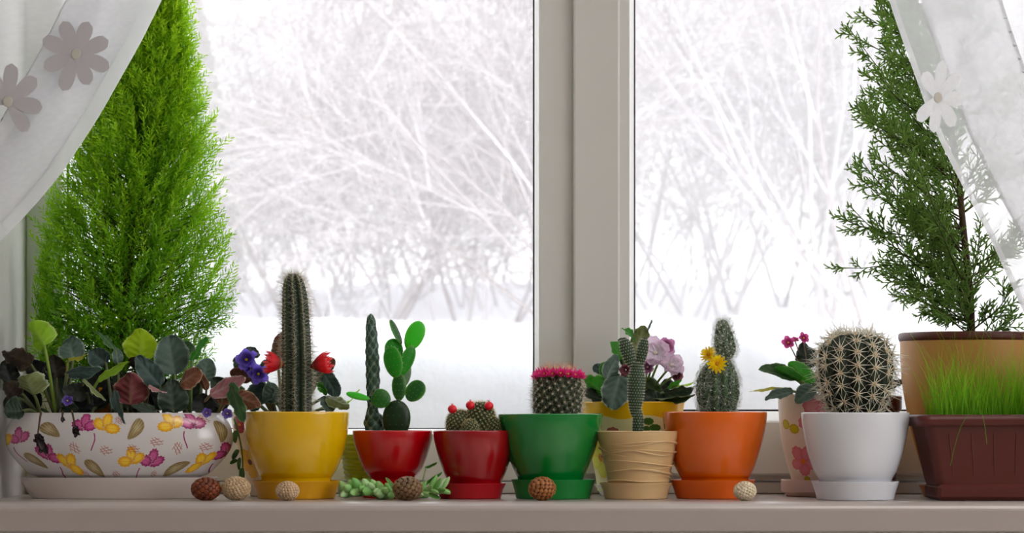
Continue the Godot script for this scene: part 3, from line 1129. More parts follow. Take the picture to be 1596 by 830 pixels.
func red_flower(o: Node3D, w: Array) -> void:
	var a := at(w[0], w[1], w[5]) - o.position
	var b := at(w[2], w[3], w[5] + 0.004) - o.position
	var f := Node3D.new()
	f.name = numbered(o, "flower")
	o.add_child(f, true)
	f.position = a
	var ax := (b - a).normalized()
	var L := (b - a).length()
	var n1 := ax.cross(Vector3.UP).normalized()
	var n2 := ax.cross(n1)
	var s := sc(w[5])
	for ly in 2:
		var cnt := 9 - 2 * ly
		for k in cnt:
			var th := TAU * (k + 0.5 * ly) / cnt
			var rd := n1 * cos(th) + n2 * sin(th)
			var pts := PackedVector3Array()
			var cols := PackedColorArray()
			for j in 9:
				var t := j / 8.0
				var rr: float = w[4] * s * (0.12 + 0.95 * sin(minf(t * 1.7, 1.25))) * (1.0 - 0.3 * ly)
				var hw: float = w[4] * s * 0.36 * sin(PI * clampf(t * 0.88 + 0.1, 0, 1))
				for i in 5:
					var u := (i - 2) / 2.0
					var tg := ax.cross(rd)
					pts.push_back(ax * L * t * (1.0 - 0.1 * ly) + rd * (rr - u * u * hw * 0.35) + tg * u * hw)
					cols.push_back(lin(0.50, 0.10, 0.08).lerp(lin(0.90, 0.10, 0.14), smoothstep(0.1, 0.6, t)).lerp(lin(0.97, 0.55, 0.55), smoothstep(0.8, 1.0, t)))
			var mb := MB.new()
			mb.grid(4, 8, pts, cols)
			part(f, "petal", mb, mats.petal)
	var e := MB.new()
	e.ball(ax * L * 0.3, Vector3.ONE * w[4] * s * 0.5, 10, 6, lin(0.55, 0.42, 0.25))
	part(f, "flower_eye", e, mats.matt)


# a flat prickly pear pad; up points along it, face is its broad side's normal
func pad(o: Node3D, px: float, py: float, z: float, w: float, h: float, tilt: float, turn: float, thick: float, col: Color, rim: Color, m: Material, dots := true, sd := 1) -> MeshInstance3D:
	var c := at(px, py, z) - o.position
	var s := sc(z)
	var up := Vector3(sin(deg_to_rad(tilt)), cos(deg_to_rad(tilt)), 0)
	var fc := Vector3.BACK.rotated(up, deg_to_rad(turn))
	var sd_ := up.cross(fc)
	var nu := 28
	var nv := 18
	var pts := PackedVector3Array()
	var cols := PackedColorArray()
	for j in nv + 1:
		var ph := PI * (j / float(nv) - 0.5)
		var y := sin(ph) * h * 0.5 * s
		var t := j / float(nv)
		var hw := cos(ph) * w * 0.5 * s * (0.86 + 0.26 * t) * (1.0 if t > 0.1 else 0.9)
		for i in nu + 1:
			var a := -TAU * (i % nu) / nu
			var x := cos(a) * hw
			var zz := sin(a) * thick * s * 0.5 * pow(cos(ph), 0.7)
			pts.push_back(c + sd_ * x + up * y + fc * zz)
			cols.push_back(col.lerp(rim, pow(absf(cos(a)), 6.0) * 0.8))
	var mb := MB.new()
	mb.grid(nu, nv, pts, cols, true)
	var o2 := part(o, "pad", mb, m)
	if dots:
		var d := MB.new()
		var sp := MB.new()
		var g := rng(sd + int(px))
		for r in range(1, 7):
			var t := r / 7.0
			var ph := PI * (t - 0.5)
			for k in 4:
				var u := (k - 1.5 + (0.5 if r % 2 else 0.0)) / 2.2
				if absf(u) > 0.95:
					continue
				var hw := cos(ph) * w * 0.5 * s * (0.86 + 0.26 * t)
				for side in [1.0, -1.0]:
					var zz: float = side * thick * s * 0.5 * pow(cos(ph), 0.7) * sqrt(1 - u * u)
					var p := c + sd_ * u * hw + up * sin(ph) * h * 0.5 * s + fc * zz
					d.ball(p, Vector3.ONE * 0.00048, 5, 4, lin(0.50, 0.55, 0.28))
					tuft(sp, p, fc * side, 2, 0.0018, 0.0001, 0.8, g, lin(0.6, 0.6, 0.35), lin(0.8, 0.8, 0.5))
		for k in 14:
			var th := PI * (k / 13.0) * 1.3 - 0.45
			var t2 := (sin(th) + 1.0) / 2.0
			var p2 := c + sd_ * cos(th) * w * 0.5 * s * (0.86 + 0.26 * t2) + up * sin(th) * h * 0.5 * s
			tuft(sp, p2, (p2 - c).normalized(), 3, 0.0026, 0.00013, 0.6, g, lin(0.75, 0.72, 0.5), lin(0.92, 0.9, 0.75))
		part(o2, "areoles", d, mats.matt, true)
		part(o2, "spines", sp, mats.spine, true)
	return o2


func red_pots() -> void:
	var z := -0.025
	var o := pot_thing("potted_cactus", "slim warty columnar cactus and flat green prickly pear together in a red pot", "potted cactus", 612, z, 0.0045)
	vessel(o, "pot", 612, z, [[31, 770], [32, 748], [37, 741], [45, 731], [53.5, 711], [59.5, 692], [62, 680], [62.5, 670]], 3.5, 690, lin(0.72, 0.02, 0.05), mats.glaze)
	soil(o, 612, z, 58.5, 678)
	var body := column_body(580, z - 0.012, [[584, 12, 684], [583, 15, 664], [582, 13, 648], [581, 8.5, 638], [581.5, 10, 612], [581, 10.5, 580], [580, 10, 550], [579, 8.8, 520], [578, 7.2, 502], [578, 5, 493], [578, 0.5, 488]], o)
	var mb := MB.new()
	# diamond warts in spirals, pale along their edges
	var nu := 40
	var pts := PackedVector3Array()
	var cols := PackedColorArray()
	for j in body.size() * 2 - 1:
		var k := j / 2
		var q := [body[k][0], body[k][1]]
		if j % 2:
			q = [body[k][0].lerp(body[k + 1][0], 0.5), lerpf(body[k][1], body[k + 1][1], 0.5)]
		for i in nu + 1:
			var a := -TAU * (i % nu) / nu
			var hh: float = q[0].y * 420.0
			var d1 := sin((a * 5.0 + hh) * 0.5)
			var d2 := sin((a * 5.0 - hh) * 0.5)
			var w := absf(d1 * d2)
			var r: float = q[1] * (0.86 + 0.24 * sqrt(w))
			pts.push_back(q[0] + Vector3(cos(a), 0, sin(a)) * r)
			cols.push_back(lin(0.50, 0.58, 0.50).lerp(lin(0.15, 0.27, 0.20), smoothstep(0.02, 0.22, w)))
	mb.grid(nu, body.size() * 2 - 2, pts, cols, true)
	var st := part(o, "cactus_stem", mb, mats.cactus)
	var sp := MB.new()
	var g := rng(8)
	for k in 130:
		var y := lerpf(body[0][0].y + 0.012, body[-1][0].y, k / 130.0)
		var q := disc_at(body, y)
		var a := k * 2.39996
		var d := Vector3(cos(a), 0.35, sin(a)).normalized()
		tuft(sp, q[0] + d * q[1], d, 2, 0.0035 if k < 112 else 0.008, 0.00016, 0.5, g, lin(0.8, 0.77, 0.6), lin(0.95, 0.93, 0.8))
	part(st, "spines", sp, mats.spine, true)
	var dk := lin(0.11, 0.22, 0.09)
	var gr := lin(0.14, 0.60, 0.10)
	var br := lin(0.24, 0.80, 0.12)  # upper pads: light passing through them put into the colour
	var rim := lin(0.42, 0.75, 0.28)
	# foot, then the pads that grow from it
	pad(o, 618, 654, z + 0.006, 44, 62, 2, 0, 17, dk, lin(0.2, 0.33, 0.12), mats.pad)
	pad(o, 594, 621, z + 0.016, 31, 31, -62, 10, 8, lin(0.13, 0.42, 0.08), lin(0.3, 0.6, 0.2), mats.pad)
	pad(o, 558, 617, z + 0.018, 13, 38, -76, 35, 6, br, rim, mats.pad, false)
	pad(o, 622, 603, z + 0.004, 23, 43, 0, 0, 9, lin(0.12, 0.36, 0.09), rim, mats.pad)
	pad(o, 633, 584, z - 0.012, 17, 36, 10, 35, 7, lin(0.45, 0.55, 0.42), lin(0.6, 0.68, 0.55), mats.pad, false)
	pad(o, 647, 609, z + 0.006, 30, 37, 38, -10, 8, lin(0.12, 0.40, 0.12), rim, mats.pad)
	pad(o, 614, 546, z - 0.006, 29, 38, -8, 10, 6, gr, rim, mats.pad)
	pad(o, 613, 564, z + 0.008, 30, 50, -12, -12, 7, gr, rim, mats.pad)
	pad(o, 634, 562, z + 0.004, 23, 50, 22, 25, 7, gr, rim, mats.pad)
	pad(o, 646, 523, z, 30, 49, 24, 15, 6, br, lin(0.5, 0.85, 0.3), mats.pad)
	pad(o, 617, 517, z - 0.004, 19, 42, -24, 62, 6, lin(0.15, 0.38, 0.14), rim, mats.pad)
	saucer("red saucer behind the pale green succulent sprig, under the prickly pear pot", 612, z, [[46, 773], [51, 757], [54, 752]], lin(0.70, 0.03, 0.06), mats.satin)

	# the second red pot: a little clump of pincushion cacti with red berries
	z = 0.0
	o = pot_thing("potted_cactus", "low clump of pincushion cacti with crimson berries in a red pot", "potted cactus", 740, z, 0.0045)
	vessel(o, "pot", 740, z, [[41, 770], [42, 752], [44.5, 745], [49.5, 733], [57, 712], [61.5, 694], [64, 681], [65, 670]], 4, 688, lin(0.60, 0.015, 0.05), mats.glaze)
	soil(o, 740, z, 60, 677)
	saucer("red saucer under the pot of pincushion cacti", 733, z, [[48, 776], [51, 762], [56, 752]], lin(0.70, 0.03, 0.10), mats.satin)
	var heads := [[716, 20, 680, 640, 0.004, 40], [749, 22.5, 680, 627, 0.006, 46], [769, 10, 680, 650, 0.016, 18], [733, 12, 680, 655, 0.022, 24]]
	for h in heads:
		var hz: float = z + h[4]
		var b2 := column_body(h[0], hz, [[h[0], h[1] * 0.8, h[2]], [h[0], h[1], lerpf(h[2], h[3], 0.4)], [h[0], h[1] * 0.93, lerpf(h[2], h[3], 0.7)], [h[0], h[1] * 0.6, lerpf(h[2], h[3], 0.93)], [h[0], 0.4, h[3]]], o)
		pincushion(o, b2, int(h[5] * 5), h[0], lin(0.22, 0.27, 0.14), lin(0.92, 0.88, 0.68), 0.0042, 7, lin(0.85, 0.8, 0.55))
	for w in [[705, 637, 0.02], [762, 632, 0.022], [733, 631, 0.02]]:
		var f := MB.new()
		var s := sc(w[2])
		var c := at(w[0], w[1], w[2]) - o.position
		f.ball(c, Vector3(7.2, 6.8, 7.0) * s, 16, 10, lin(0.86, 0.02, 0.13))
		var fl := part(o, "berry", f, mats.satin)
		var t := MB.new()
		var g2 := rng(int(w[0]))
		tuft(t, c + Vector3(0, 0.005, 0.001), Vector3(0, 1, 0.3), 7, 0.004, 0.0004, 0.8, g2, lin(0.85, 0.1, 0.2), lin(0.95, 0.35, 0.4))
		part(fl, "withered_petals", t, mats.spine, true)


func pincushion(o: Node3D, body: Array, count: int, sd: int, skin: Color, tip: Color, length: float, per: int, felt: Color, centre := Color.BLACK, clen := 0.0) -> MeshInstance3D:
	var mb := MB.new()
	var nu := 34
	var pts := PackedVector3Array()
	for q in body:
		for i in nu + 1:
			var a := -TAU * (i % nu) / nu
			pts.push_back(q[0] + Vector3(cos(a), 0, sin(a)) * q[1] * 0.93)
	mb.grid(nu, body.size() - 1, pts, PackedColorArray([skin]), true)
	var st := part(o, "cactus_stem", mb, mats.cactus)
	var w := MB.new()
	var sp := MB.new()
	var g := rng(sd)
	# warts spread evenly over the surface
	var area := PackedFloat32Array([0.0])
	for k in body.size() - 1:
		area.push_back(area[-1] + (body[k][1] + body[k + 1][1]) * (Vector2(body[k][1], body[k][0].y) - Vector2(body[k + 1][1], body[k + 1][0].y)).length())
	for k in count:
		var want := area[-1] * (k + 0.5) / count
		var i := 0
		while i < body.size() - 2 and area[i + 1] < want:
			i += 1
		var t := (want - area[i]) / maxf(area[i + 1] - area[i], 1e-9)
		var c: Vector3 = body[i][0].lerp(body[i + 1][0], t)
		var r := lerpf(body[i][1], body[i + 1][1], t)
		var slope := Vector2(body[i + 1][0].y - body[i][0].y, body[i][1] - body[i + 1][1]).normalized()
		var a := k * 2.399963
		var nn := Vector3(cos(a) * slope.x, slope.y, sin(a) * slope.x).normalized()
		var p := c + Vector3(cos(a), 0, sin(a)) * r * 0.95
		var sz := sqrt(area[-1] * PI / count) * 0.5
		w.ball(p, Vector3.ONE * sz * 0.9, 6, 5, skin.lerp(lin(0.3, 0.36, 0.2), g.randf() * 0.5))
		var pp := p + nn * sz * 0.9
		w.ball(pp, Vector3.ONE * sz * 0.28, 5, 4, felt)
		tuft(sp, pp, nn, per, length, 0.00017, 1.6, g, tip.lerp(felt, 0.4), tip)
		if clen > 0.0:
			tuft(sp, pp, nn, 3, clen, 0.00022, 0.55, g, centre.lerp(tip, 0.3), centre)
	part(st, "warts", w, mats.cactus, true)
	part(st, "spines", sp, mats.spine, true)
	return st


func green_pot() -> void:
	var z := 0.0
	var o := pot_thing("potted_cactus", "globe cactus crowned with a ring of magenta flowers in a green pot", "potted cactus", 858, z, 0.0045)
	vessel(o, "pot", 858, z, [[49, 770], [50.5, 748], [54, 739], [61.5, 723], [70.5, 699], [78, 671], [81, 655], [82, 644]], 4.5, 664, lin(0.01, 0.47, 0.18), mats.glaze)
	soil(o, 858, z, 76, 652)
	saucer("green saucer under the pot of the globe cactus with magenta flowers", 862, z, [[58, 776], [60, 764], [65.5, 746]], lin(0.01, 0.47, 0.18), mats.satin)
	z = 0.01
	var body := column_body(869, z, [[869, 30, 656], [869, 35, 636], [869.5, 37, 618], [870, 36, 602], [870, 30, 588], [870, 18, 579], [870, 0.4, 577]], o)
	pincushion(o, body, 190, 40, lin(0.17, 0.21, 0.13), lin(0.93, 0.90, 0.82), 0.0082, 9, lin(0.85, 0.82, 0.72), lin(0.42, 0.24, 0.16), 0.0095)
	# the crown of orange bristles
	var sp := MB.new()
	var g := rng(3)
	for k in 34:
		var a := g.randf_range(0, TAU)
		var r := 0.016 * sqrt(g.randf())
		var p := at(870, 581, z) - o.position + Vector3(cos(a) * r, 0.002, sin(a) * r)
		tuft(sp, p, Vector3(cos(a) * 0.5, 1, sin(a) * 0.5).normalized(), 5, 0.0165, 0.00024, 0.7, g, lin(0.95, 0.80, 0.6), lin(0.97, 0.55, 0.25))
	part(o, "crown_bristles", sp, mats.spine, true)
	for k in 17:
		var a := TAU * k / 17.0
		var R := 0.0245 * g.randf_range(0.93, 1.07)
		var p := at(870, 588.5, z) - o.position + Vector3(cos(a) * R, g.randf_range(-0.0015, 0.002), sin(a) * R)
		var out := Vector3(cos(a) * 0.9, 0.75, sin(a) * 0.9).normalized()
		var n1 := out.cross(Vector3(0.1, 0.2, 0.95)).normalized()
		var n2 := out.cross(n1)
		var mb := MB.new()
		for ly in 2:
			for i in 8:
				var th := TAU * (i + 0.5 * ly) / 8.0
				var d := (n1 * cos(th) + n2 * sin(th))
				var tipv := p + out * (0.0105 - 0.001 * ly) + d * (0.0088 - 0.003 * ly)
				mb.scale_leaf(p + d * 0.0008, tipv, d.cross(out) * 0.0021, lin(0.80, 0.03, 0.38), lin(0.97, 0.20, 0.58))
		mb.ball(p + out * 0.006, Vector3.ONE * 0.0011, 5, 4, lin(0.95, 0.8, 0.3))
		part(o, "flower", mb, mats.petal)


func gold_pot() -> void:
	var z := 0.012
	var o := pot_thing("potted_cactus", "bunny ear cactus with two ears in a gold pot wrapped in wavy ridges", "potted cactus", 995, z, 0.0045)
	vessel(o, "pot", 995, z, [[46, 772], [47, 752], [50, 735], [55, 714], [60, 694], [64.5, 679], [66, 671]], 4.5, 690, lin(0.84, 0.70, 0.50), mat("gold_glaze", Color.WHITE, 0.36, {"vertex_color_use_as_albedo": true, "metallic": 0.12, "clearcoat_enabled": true, "clearcoat": 0.4}))
	soil(o, 995, z, 60, 679)
	saucer("gold saucer under the ridged gold pot", 991, z, [[49, 777], [52, 762], [57, 752]], lin(0.84, 0.70, 0.51), mats.gold_glaze)
	# thin clay threads wound round the pot
	var g := rng(6)
	var mb := MB.new()
	var s := sc(z)
	for k in 15:
		var r0 := lerpf(748, 684, k / 14.0)
		var len_ := g.randf_range(1.8, 5.0)
		var a0 := g.randf_range(0, TAU)
		var pts := PackedVector3Array()
		var rad := PackedFloat32Array()
		var slope := g.randf_range(-7, 7)
		for i in 40:
			var t := i / 39.0
			var row := clampf(r0 + slope * t + 3.0 * sin(t * 9 + k * 2.0), 681, 749)
			var hw := lerpf(47.3, 64.6, (752 - row) / 73.0) + 0.2
			hw += 1.3 * sin(PI * (752 - row) / 73.0)
			var a := a0 + len_ * t
			pts.push_back(Vector3(cos(a) * hw * s, at(0, row, z).y - o.position.y, sin(a) * hw * s))
			rad.push_back(0.0008 * sin(PI * clampf(t, 0.04, 0.96)) + 0.00015)
		mb.tube(pts, rad, 6, lin(0.85, 0.72, 0.53), lin(0.85, 0.72, 0.53))
	part(o, "wavy_ridges", mb, mats.gold_glaze, true)
	# the cactus: a stem of two joints and a pair of ears
	var segs := [[994, 664, 17, 60, 2, 15], [991.5, 606, 26, 92, 3, 19], [978.5, 549, 20, 49, -17, 12], [1001, 549, 17, 48, 11, 12]]
	var i2 := 0
	for q in segs:
		var body := MB.new()
		var c := at(q[0], q[1], z) - o.position
		var turn := Basis(Vector3.BACK, deg_to_rad(-q[4]))
		var rad3 := Vector3(q[2] * 0.5, q[3] * 0.5, q[5] * 0.5) * s
		var nu := 26
		var nv := 20
		var pts := PackedVector3Array()
		for j in nv + 1:
			var y := sin(PI * (j / float(nv) - 0.5))
			var w := pow(maxf(0.0, 1.0 - absf(pow(absf(y), 2.15))), 0.5) * (1.0 + 0.12 * y)
			for i in nu + 1:
				var a := -TAU * (i % nu) / nu
				pts.push_back(c + turn * (Vector3(cos(a) * w, y, sin(a) * w) * rad3))
		body.grid(nu, nv, pts, PackedColorArray([lin(0.15, 0.23, 0.12)]), true)
		var pd := part(o, "ear" if i2 > 1 else "cactus_stem", body, mats.cactus)
		var dots := MB.new()
		var hair := MB.new()
		var nr := int(q[3] / 4.6)
		for r in nr:
			var y := lerpf(-0.93, 0.95, (r + 0.5) / nr)
			var w := pow(maxf(0.0, 1.0 - absf(pow(absf(y), 2.15))), 0.5) * (1.0 + 0.12 * y)
			var nc := maxi(5, int(round(16.0 * clampf(q[2] / 22.0, 0.7, 1.2))))
			for k in nc:
				var a := TAU * (k + 0.5 * (r % 2)) / nc
				var d := Vector3(cos(a) * w, y, sin(a) * w)
				var p := c + turn * (d * rad3)
				var nn := (turn * Vector3(cos(a) / rad3.x * 0.01, y * 0.3 / rad3.y * 0.01, sin(a) / rad3.z * 0.01)).normalized()
				dots.ball(p, Vector3.ONE * 0.00042, 5, 4, lin(0.92, 0.90, 0.82))
				tuft(hair, p, nn, 4, 0.0025, 0.0001, 0.8, g, lin(0.9, 0.88, 0.8), lin(0.98, 0.97, 0.94))
		part(pd, "areoles", dots, mats.matt, true)
		part(pd, "bristles", hair, mats.spine, true)
		i2 += 1


func orange_pot() -> void:
	var z := -0.004
	var o := pot_thing("potted_cactus", "white haired two storeyed cactus with yellow flowers in an orange pot", "potted cactus", 1114, z, 0.0045)
	vessel(o, "pot", 1114, z, [[50, 770], [52, 747], [56, 740], [63.5, 723], [73, 692], [78.5, 668], [80.8, 652], [81.5, 641]], 4.5, 661, lin(0.87, 0.38, 0.005), mats.glaze)
	soil(o, 1114, z, 76, 649)
	saucer("orange saucer under the pot of the white haired cactus", 1111, z, [[57, 776], [61, 762], [66.5, 747]], lin(0.85, 0.36, 0.01), mats.satin)
	var parts := [[1118.5, 33.5, 650, 547, 13], [1128, 17.5, 572, 497, 10]]
	var g := rng(21)
	var k2 := 0
	for q in parts:
		var body := []
		if k2 == 0:
			body = column_body(q[0], z, [[1119, 24, 652], [1119, 29, 636], [1119, 34, 614], [1119, 33, 594], [1120, 26, 574], [1122, 17, 561], [1124, 10, 552], [1125, 0.4, 549]], o)
		else:
			body = column_body(q[0], z, [[1126, 8, 564], [1130, 14, 553], [1130, 17, 540], [1128, 14.5, 521], [1126.5, 11, 508], [1126, 6.5, 500], [1126, 0.4, 497]], o)
		var mb := MB.new()
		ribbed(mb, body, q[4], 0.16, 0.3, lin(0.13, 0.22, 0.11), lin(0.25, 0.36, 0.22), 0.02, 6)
		var st := part(o, "cactus_stem", mb, mats.cactus)
		var hair := MB.new()
		var n := 1900 if k2 == 0 else 950
		var h0: float = body[0][0].y + 0.006
		for i in n:
			var y := lerpf(h0, body[-1][0].y, g.randf())
			var c := disc_at(body, y)
			var a := g.randf_range(0, TAU)
			var d := Vector3(cos(a), clampf(c[2], -0.6, 3.0) * 0.8, sin(a)).normalized()
			var p: Vector3 = c[0] + Vector3(cos(a), 0, sin(a)) * c[1] * 0.95
			var t := d.cross(Vector3(g.randf_range(-1, 1), g.randf_range(-1, 1), g.randf_range(-1, 1))).normalized()
			var L := g.randf_range(0.005, 0.013)
			var pts := PackedVector3Array([p, p + d * L * 0.35 + t * L * 0.25, p + d * L * 0.5 + t * L * 0.75 + Vector3(0, -0.0008, 0)])
			var cc := lin(0.72, 0.74, 0.68).lerp(lin(0.95, 0.95, 0.92), g.randf())
			hair.tube(pts, PackedFloat32Array([0.00013, 0.00012, 0.00007]), 3, cc, cc, false)
		part(st, "hairs", hair, mats.spine, true)
		var dots := MB.new()
		for i in 70:
			var y := lerpf(h0, body[-1][0].y - 0.002, (i + 0.5) / 70.0)
			var c := disc_at(body, y)
			var a := i * 2.39996
			dots.ball(c[0] + Vector3(cos(a), 0, sin(a)) * c[1] * 1.0, Vector3.ONE * 0.0011, 5, 4, lin(0.86, 0.86, 0.76))
		part(st, "areoles", dots, mats.matt, true)
		k2 += 1
	for w in [[1105, 553, 0.024, 15.0, Vector3(-0.55, 0.5, 0.7)], [1117, 567, 0.03, 16.5, Vector3(0.1, 0.15, 1.0)]]:
		var f := Node3D.new()
		f.name = numbered(o, "flower")
		o.add_child(f, true)
		f.position = at(w[0], w[1], w[2]) - o.position
		var nz: Vector3 = w[4].normalized()
		var n1 := nz.cross(Vector3.UP).normalized()
		var n2 := n1.cross(nz)
		var s := sc(w[2])
		for ly in 3:
			for k in 13:
				var th := TAU * (k + 0.33 * ly) / 13.0
				var d := n1 * cos(th) + n2 * sin(th)
				var R: float = w[3] * s * (1.0 - 0.24 * ly) * g.randf_range(0.9, 1.08)
				var mb2 := MB.new()
				var p0 := d * R * 0.1
				var p1 := d * R * 0.62 + nz * R * (0.12 + 0.28 * ly)
				var p2 := d * R + nz * R * (0.32 + 0.38 * ly)
				var tg := d.cross(nz) * R * 0.13
				var pts := PackedVector3Array()
				for pr in [[p0, 0.35], [p0.lerp(p1, 0.5) + nz * R * 0.02, 0.85], [p1, 1.0], [p1.lerp(p2, 0.6), 0.75], [p2, 0.05]]:
					pts.append_array(PackedVector3Array([pr[0] - tg * pr[1], pr[0] - nz * R * 0.02, pr[0] + tg * pr[1]]))
				mb2.grid(2, 4, pts, PackedColorArray([lin(0.98, 0.88, 0.06).lerp(lin(0.93, 0.76, 0.03), g.randf())]))
				part(f, "petal", mb2, mats.petal)
		var e := MB.new()
		e.ball(nz * 0.002, Vector3.ONE * w[3] * s * 0.2, 8, 6, lin(0.75, 0.5, 0.02))
		part(f, "flower_eye", e, mats.matt)


func white_pot() -> void:
	var z := 0.05
	var o := pot_thing("potted_cactus", "big round cactus with stout cream spines in a white pot", "potted cactus", 1333, z, 0.0045)
	vessel(o, "pot", 1333, z, [[54, 774], [56, 750], [60, 741], [65.5, 731], [73, 710], [79.5, 682], [83, 660], [84.5, 642]], 5, 664, lin(0.84, 0.84, 0.86), mats.glaze)
	soil(o, 1333, z, 78, 650)
	saucer("white saucer under the pot of the big round cactus", 1333, z, [[60, 779], [62, 768], [68.5, 750]], lin(0.84, 0.84, 0.86), mats.satin)
	var body := column_body(1333, z, [[1334, 37, 656], [1334, 42, 636], [1334, 51, 612], [1334, 57, 588], [1333.5, 58.5, 568], [1333, 56.5, 548], [1332, 48, 533], [1331, 32, 523], [1330, 14, 519], [1330, 0.6, 520]], o)
	var mb := MB.new()
	var ribs := 13
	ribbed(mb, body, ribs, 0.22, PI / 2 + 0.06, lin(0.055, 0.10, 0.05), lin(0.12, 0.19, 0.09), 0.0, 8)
	var st := part(o, "cactus_stem", mb, mats.cactus)
	# every areole: a felt cushion with eight stout spines round it and one in the middle
	var shapes := []
	for sd in 4:
		var m := MB.new()
		var g := rng(50 + sd)
		m.ball(Vector3.ZERO, Vector3(0.0030, 0.0030, 0.0020), 8, 6, lin(0.80, 0.68, 0.54))
		for k in 10:
			var th := TAU * (k + g.randf_range(-0.25, 0.25)) / 10.0
			var d := Vector3(cos(th), sin(th), g.randf_range(0.25, 0.6)).normalized()
			m.spine(Vector3.ZERO, d * g.randf_range(0.017, 0.026), 0.0008, lin(0.95, 0.90, 0.78), lin(0.99, 0.98, 0.94))
		for k in 2:
			m.spine(Vector3.ZERO, Vector3(g.randf_range(-0.35, 0.35), g.randf_range(-0.5, 0.3), 1).normalized() * g.randf_range(0.018, 0.026), 0.0009, lin(0.95, 0.90, 0.78), lin(0.99, 0.98, 0.94))
		shapes.append(m.mesh())
	var g2 := rng(9)
	for k in ribs:
		var a := -TAU * k / ribs + PI / 2 + 0.06
		var rows := [[640, 7], [619, 0], [597, 5], [577, 0], [557, 3], [540, 0], [527, 0]]
		for r in rows.size():
			var row: float = rows[r][0] + 20.0 * fposmod(k * 0.382, 1.0) - 8.0 + g2.randf_range(-3.5, 3.5)
			if r == rows.size() - 1:
				row = 526.0 if k % 2 else 521.5
			var c := disc_at(body, at(0, row, z).y - o.position.y)
			var d := Vector3(cos(a), 0, sin(a))
			var nn := (d + Vector3.UP * clampf(c[2], -0.8, 2.5)).normalized()
			var mi := part(st, "spine_cluster", shapes[(k * 3 + r) % 4], mats.spine)
			mi.position = c[0] + d * c[1] * 0.995
			mi.basis = Basis.looking_at(-nn, Vector3.UP if absf(nn.y) < 0.95 else Vector3.RIGHT).rotated(nn, g2.randf_range(-1.5, 1.5))
	# young spines woolly on the crown
	var sp := MB.new()
	for k in 15:
		var a := g2.randf_range(0, TAU)
		var r := 0.02 * sqrt(g2.randf())
		tuft(sp, at(1331, 521, z) - o.position + Vector3(cos(a) * r, 0, sin(a) * r), Vector3(cos(a) * 0.6, 1, sin(a) * 0.6).normalized(), 5, 0.018, 0.0004, 0.8, g2, lin(0.85, 0.8, 0.65), lin(0.97, 0.95, 0.86))
	part(st, "crown_spines", sp, mats.spine, true)


# ---- prints -------------------------------------------------------------------------------------------------------

func blot(im: Image, cx: float, cy: float, rx: float, ry: float, turn: float, col: Color, edge: Color, ragged := 0.0, hatch := 0.0) -> void:
	var R := maxf(rx, ry) * 1.2
	var cs := cos(turn)
	var sn := sin(turn)
	for y in range(int(cy - R), int(cy + R) + 1):
		if y < 0 or y >= im.get_height():
			continue
		for x in range(int(cx - R), int(cx + R) + 1):
			var dx := x - cx
			var dy := y - cy
			var u := (dx * cs + dy * sn) / rx
			var w := (-dx * sn + dy * cs) / ry
			var d := sqrt(u * u + w * w) * (1.0 + ragged * sin(atan2(w, u) * 9.0))
			if d > 1.0:
				continue
			var a := smoothstep(1.0, 0.9, d)
			var c := col.lerp(edge, smoothstep(0.45, 1.0, d))
			if hatch > 0.0 and sin((u * 9.0 + w * 3.0)) > 0.3:
				a *= 1.0 - hatch
			var xx := posmod(x, im.get_width())
			im.set_pixel(xx, y, im.get_pixel(xx, y).lerp(c, a))


const BOWL := [[118, 768], [124, 745], [140, 737], [160, 718], [173, 700], [177, 684], [175, 668], [168, 654], [160, 644.5]]


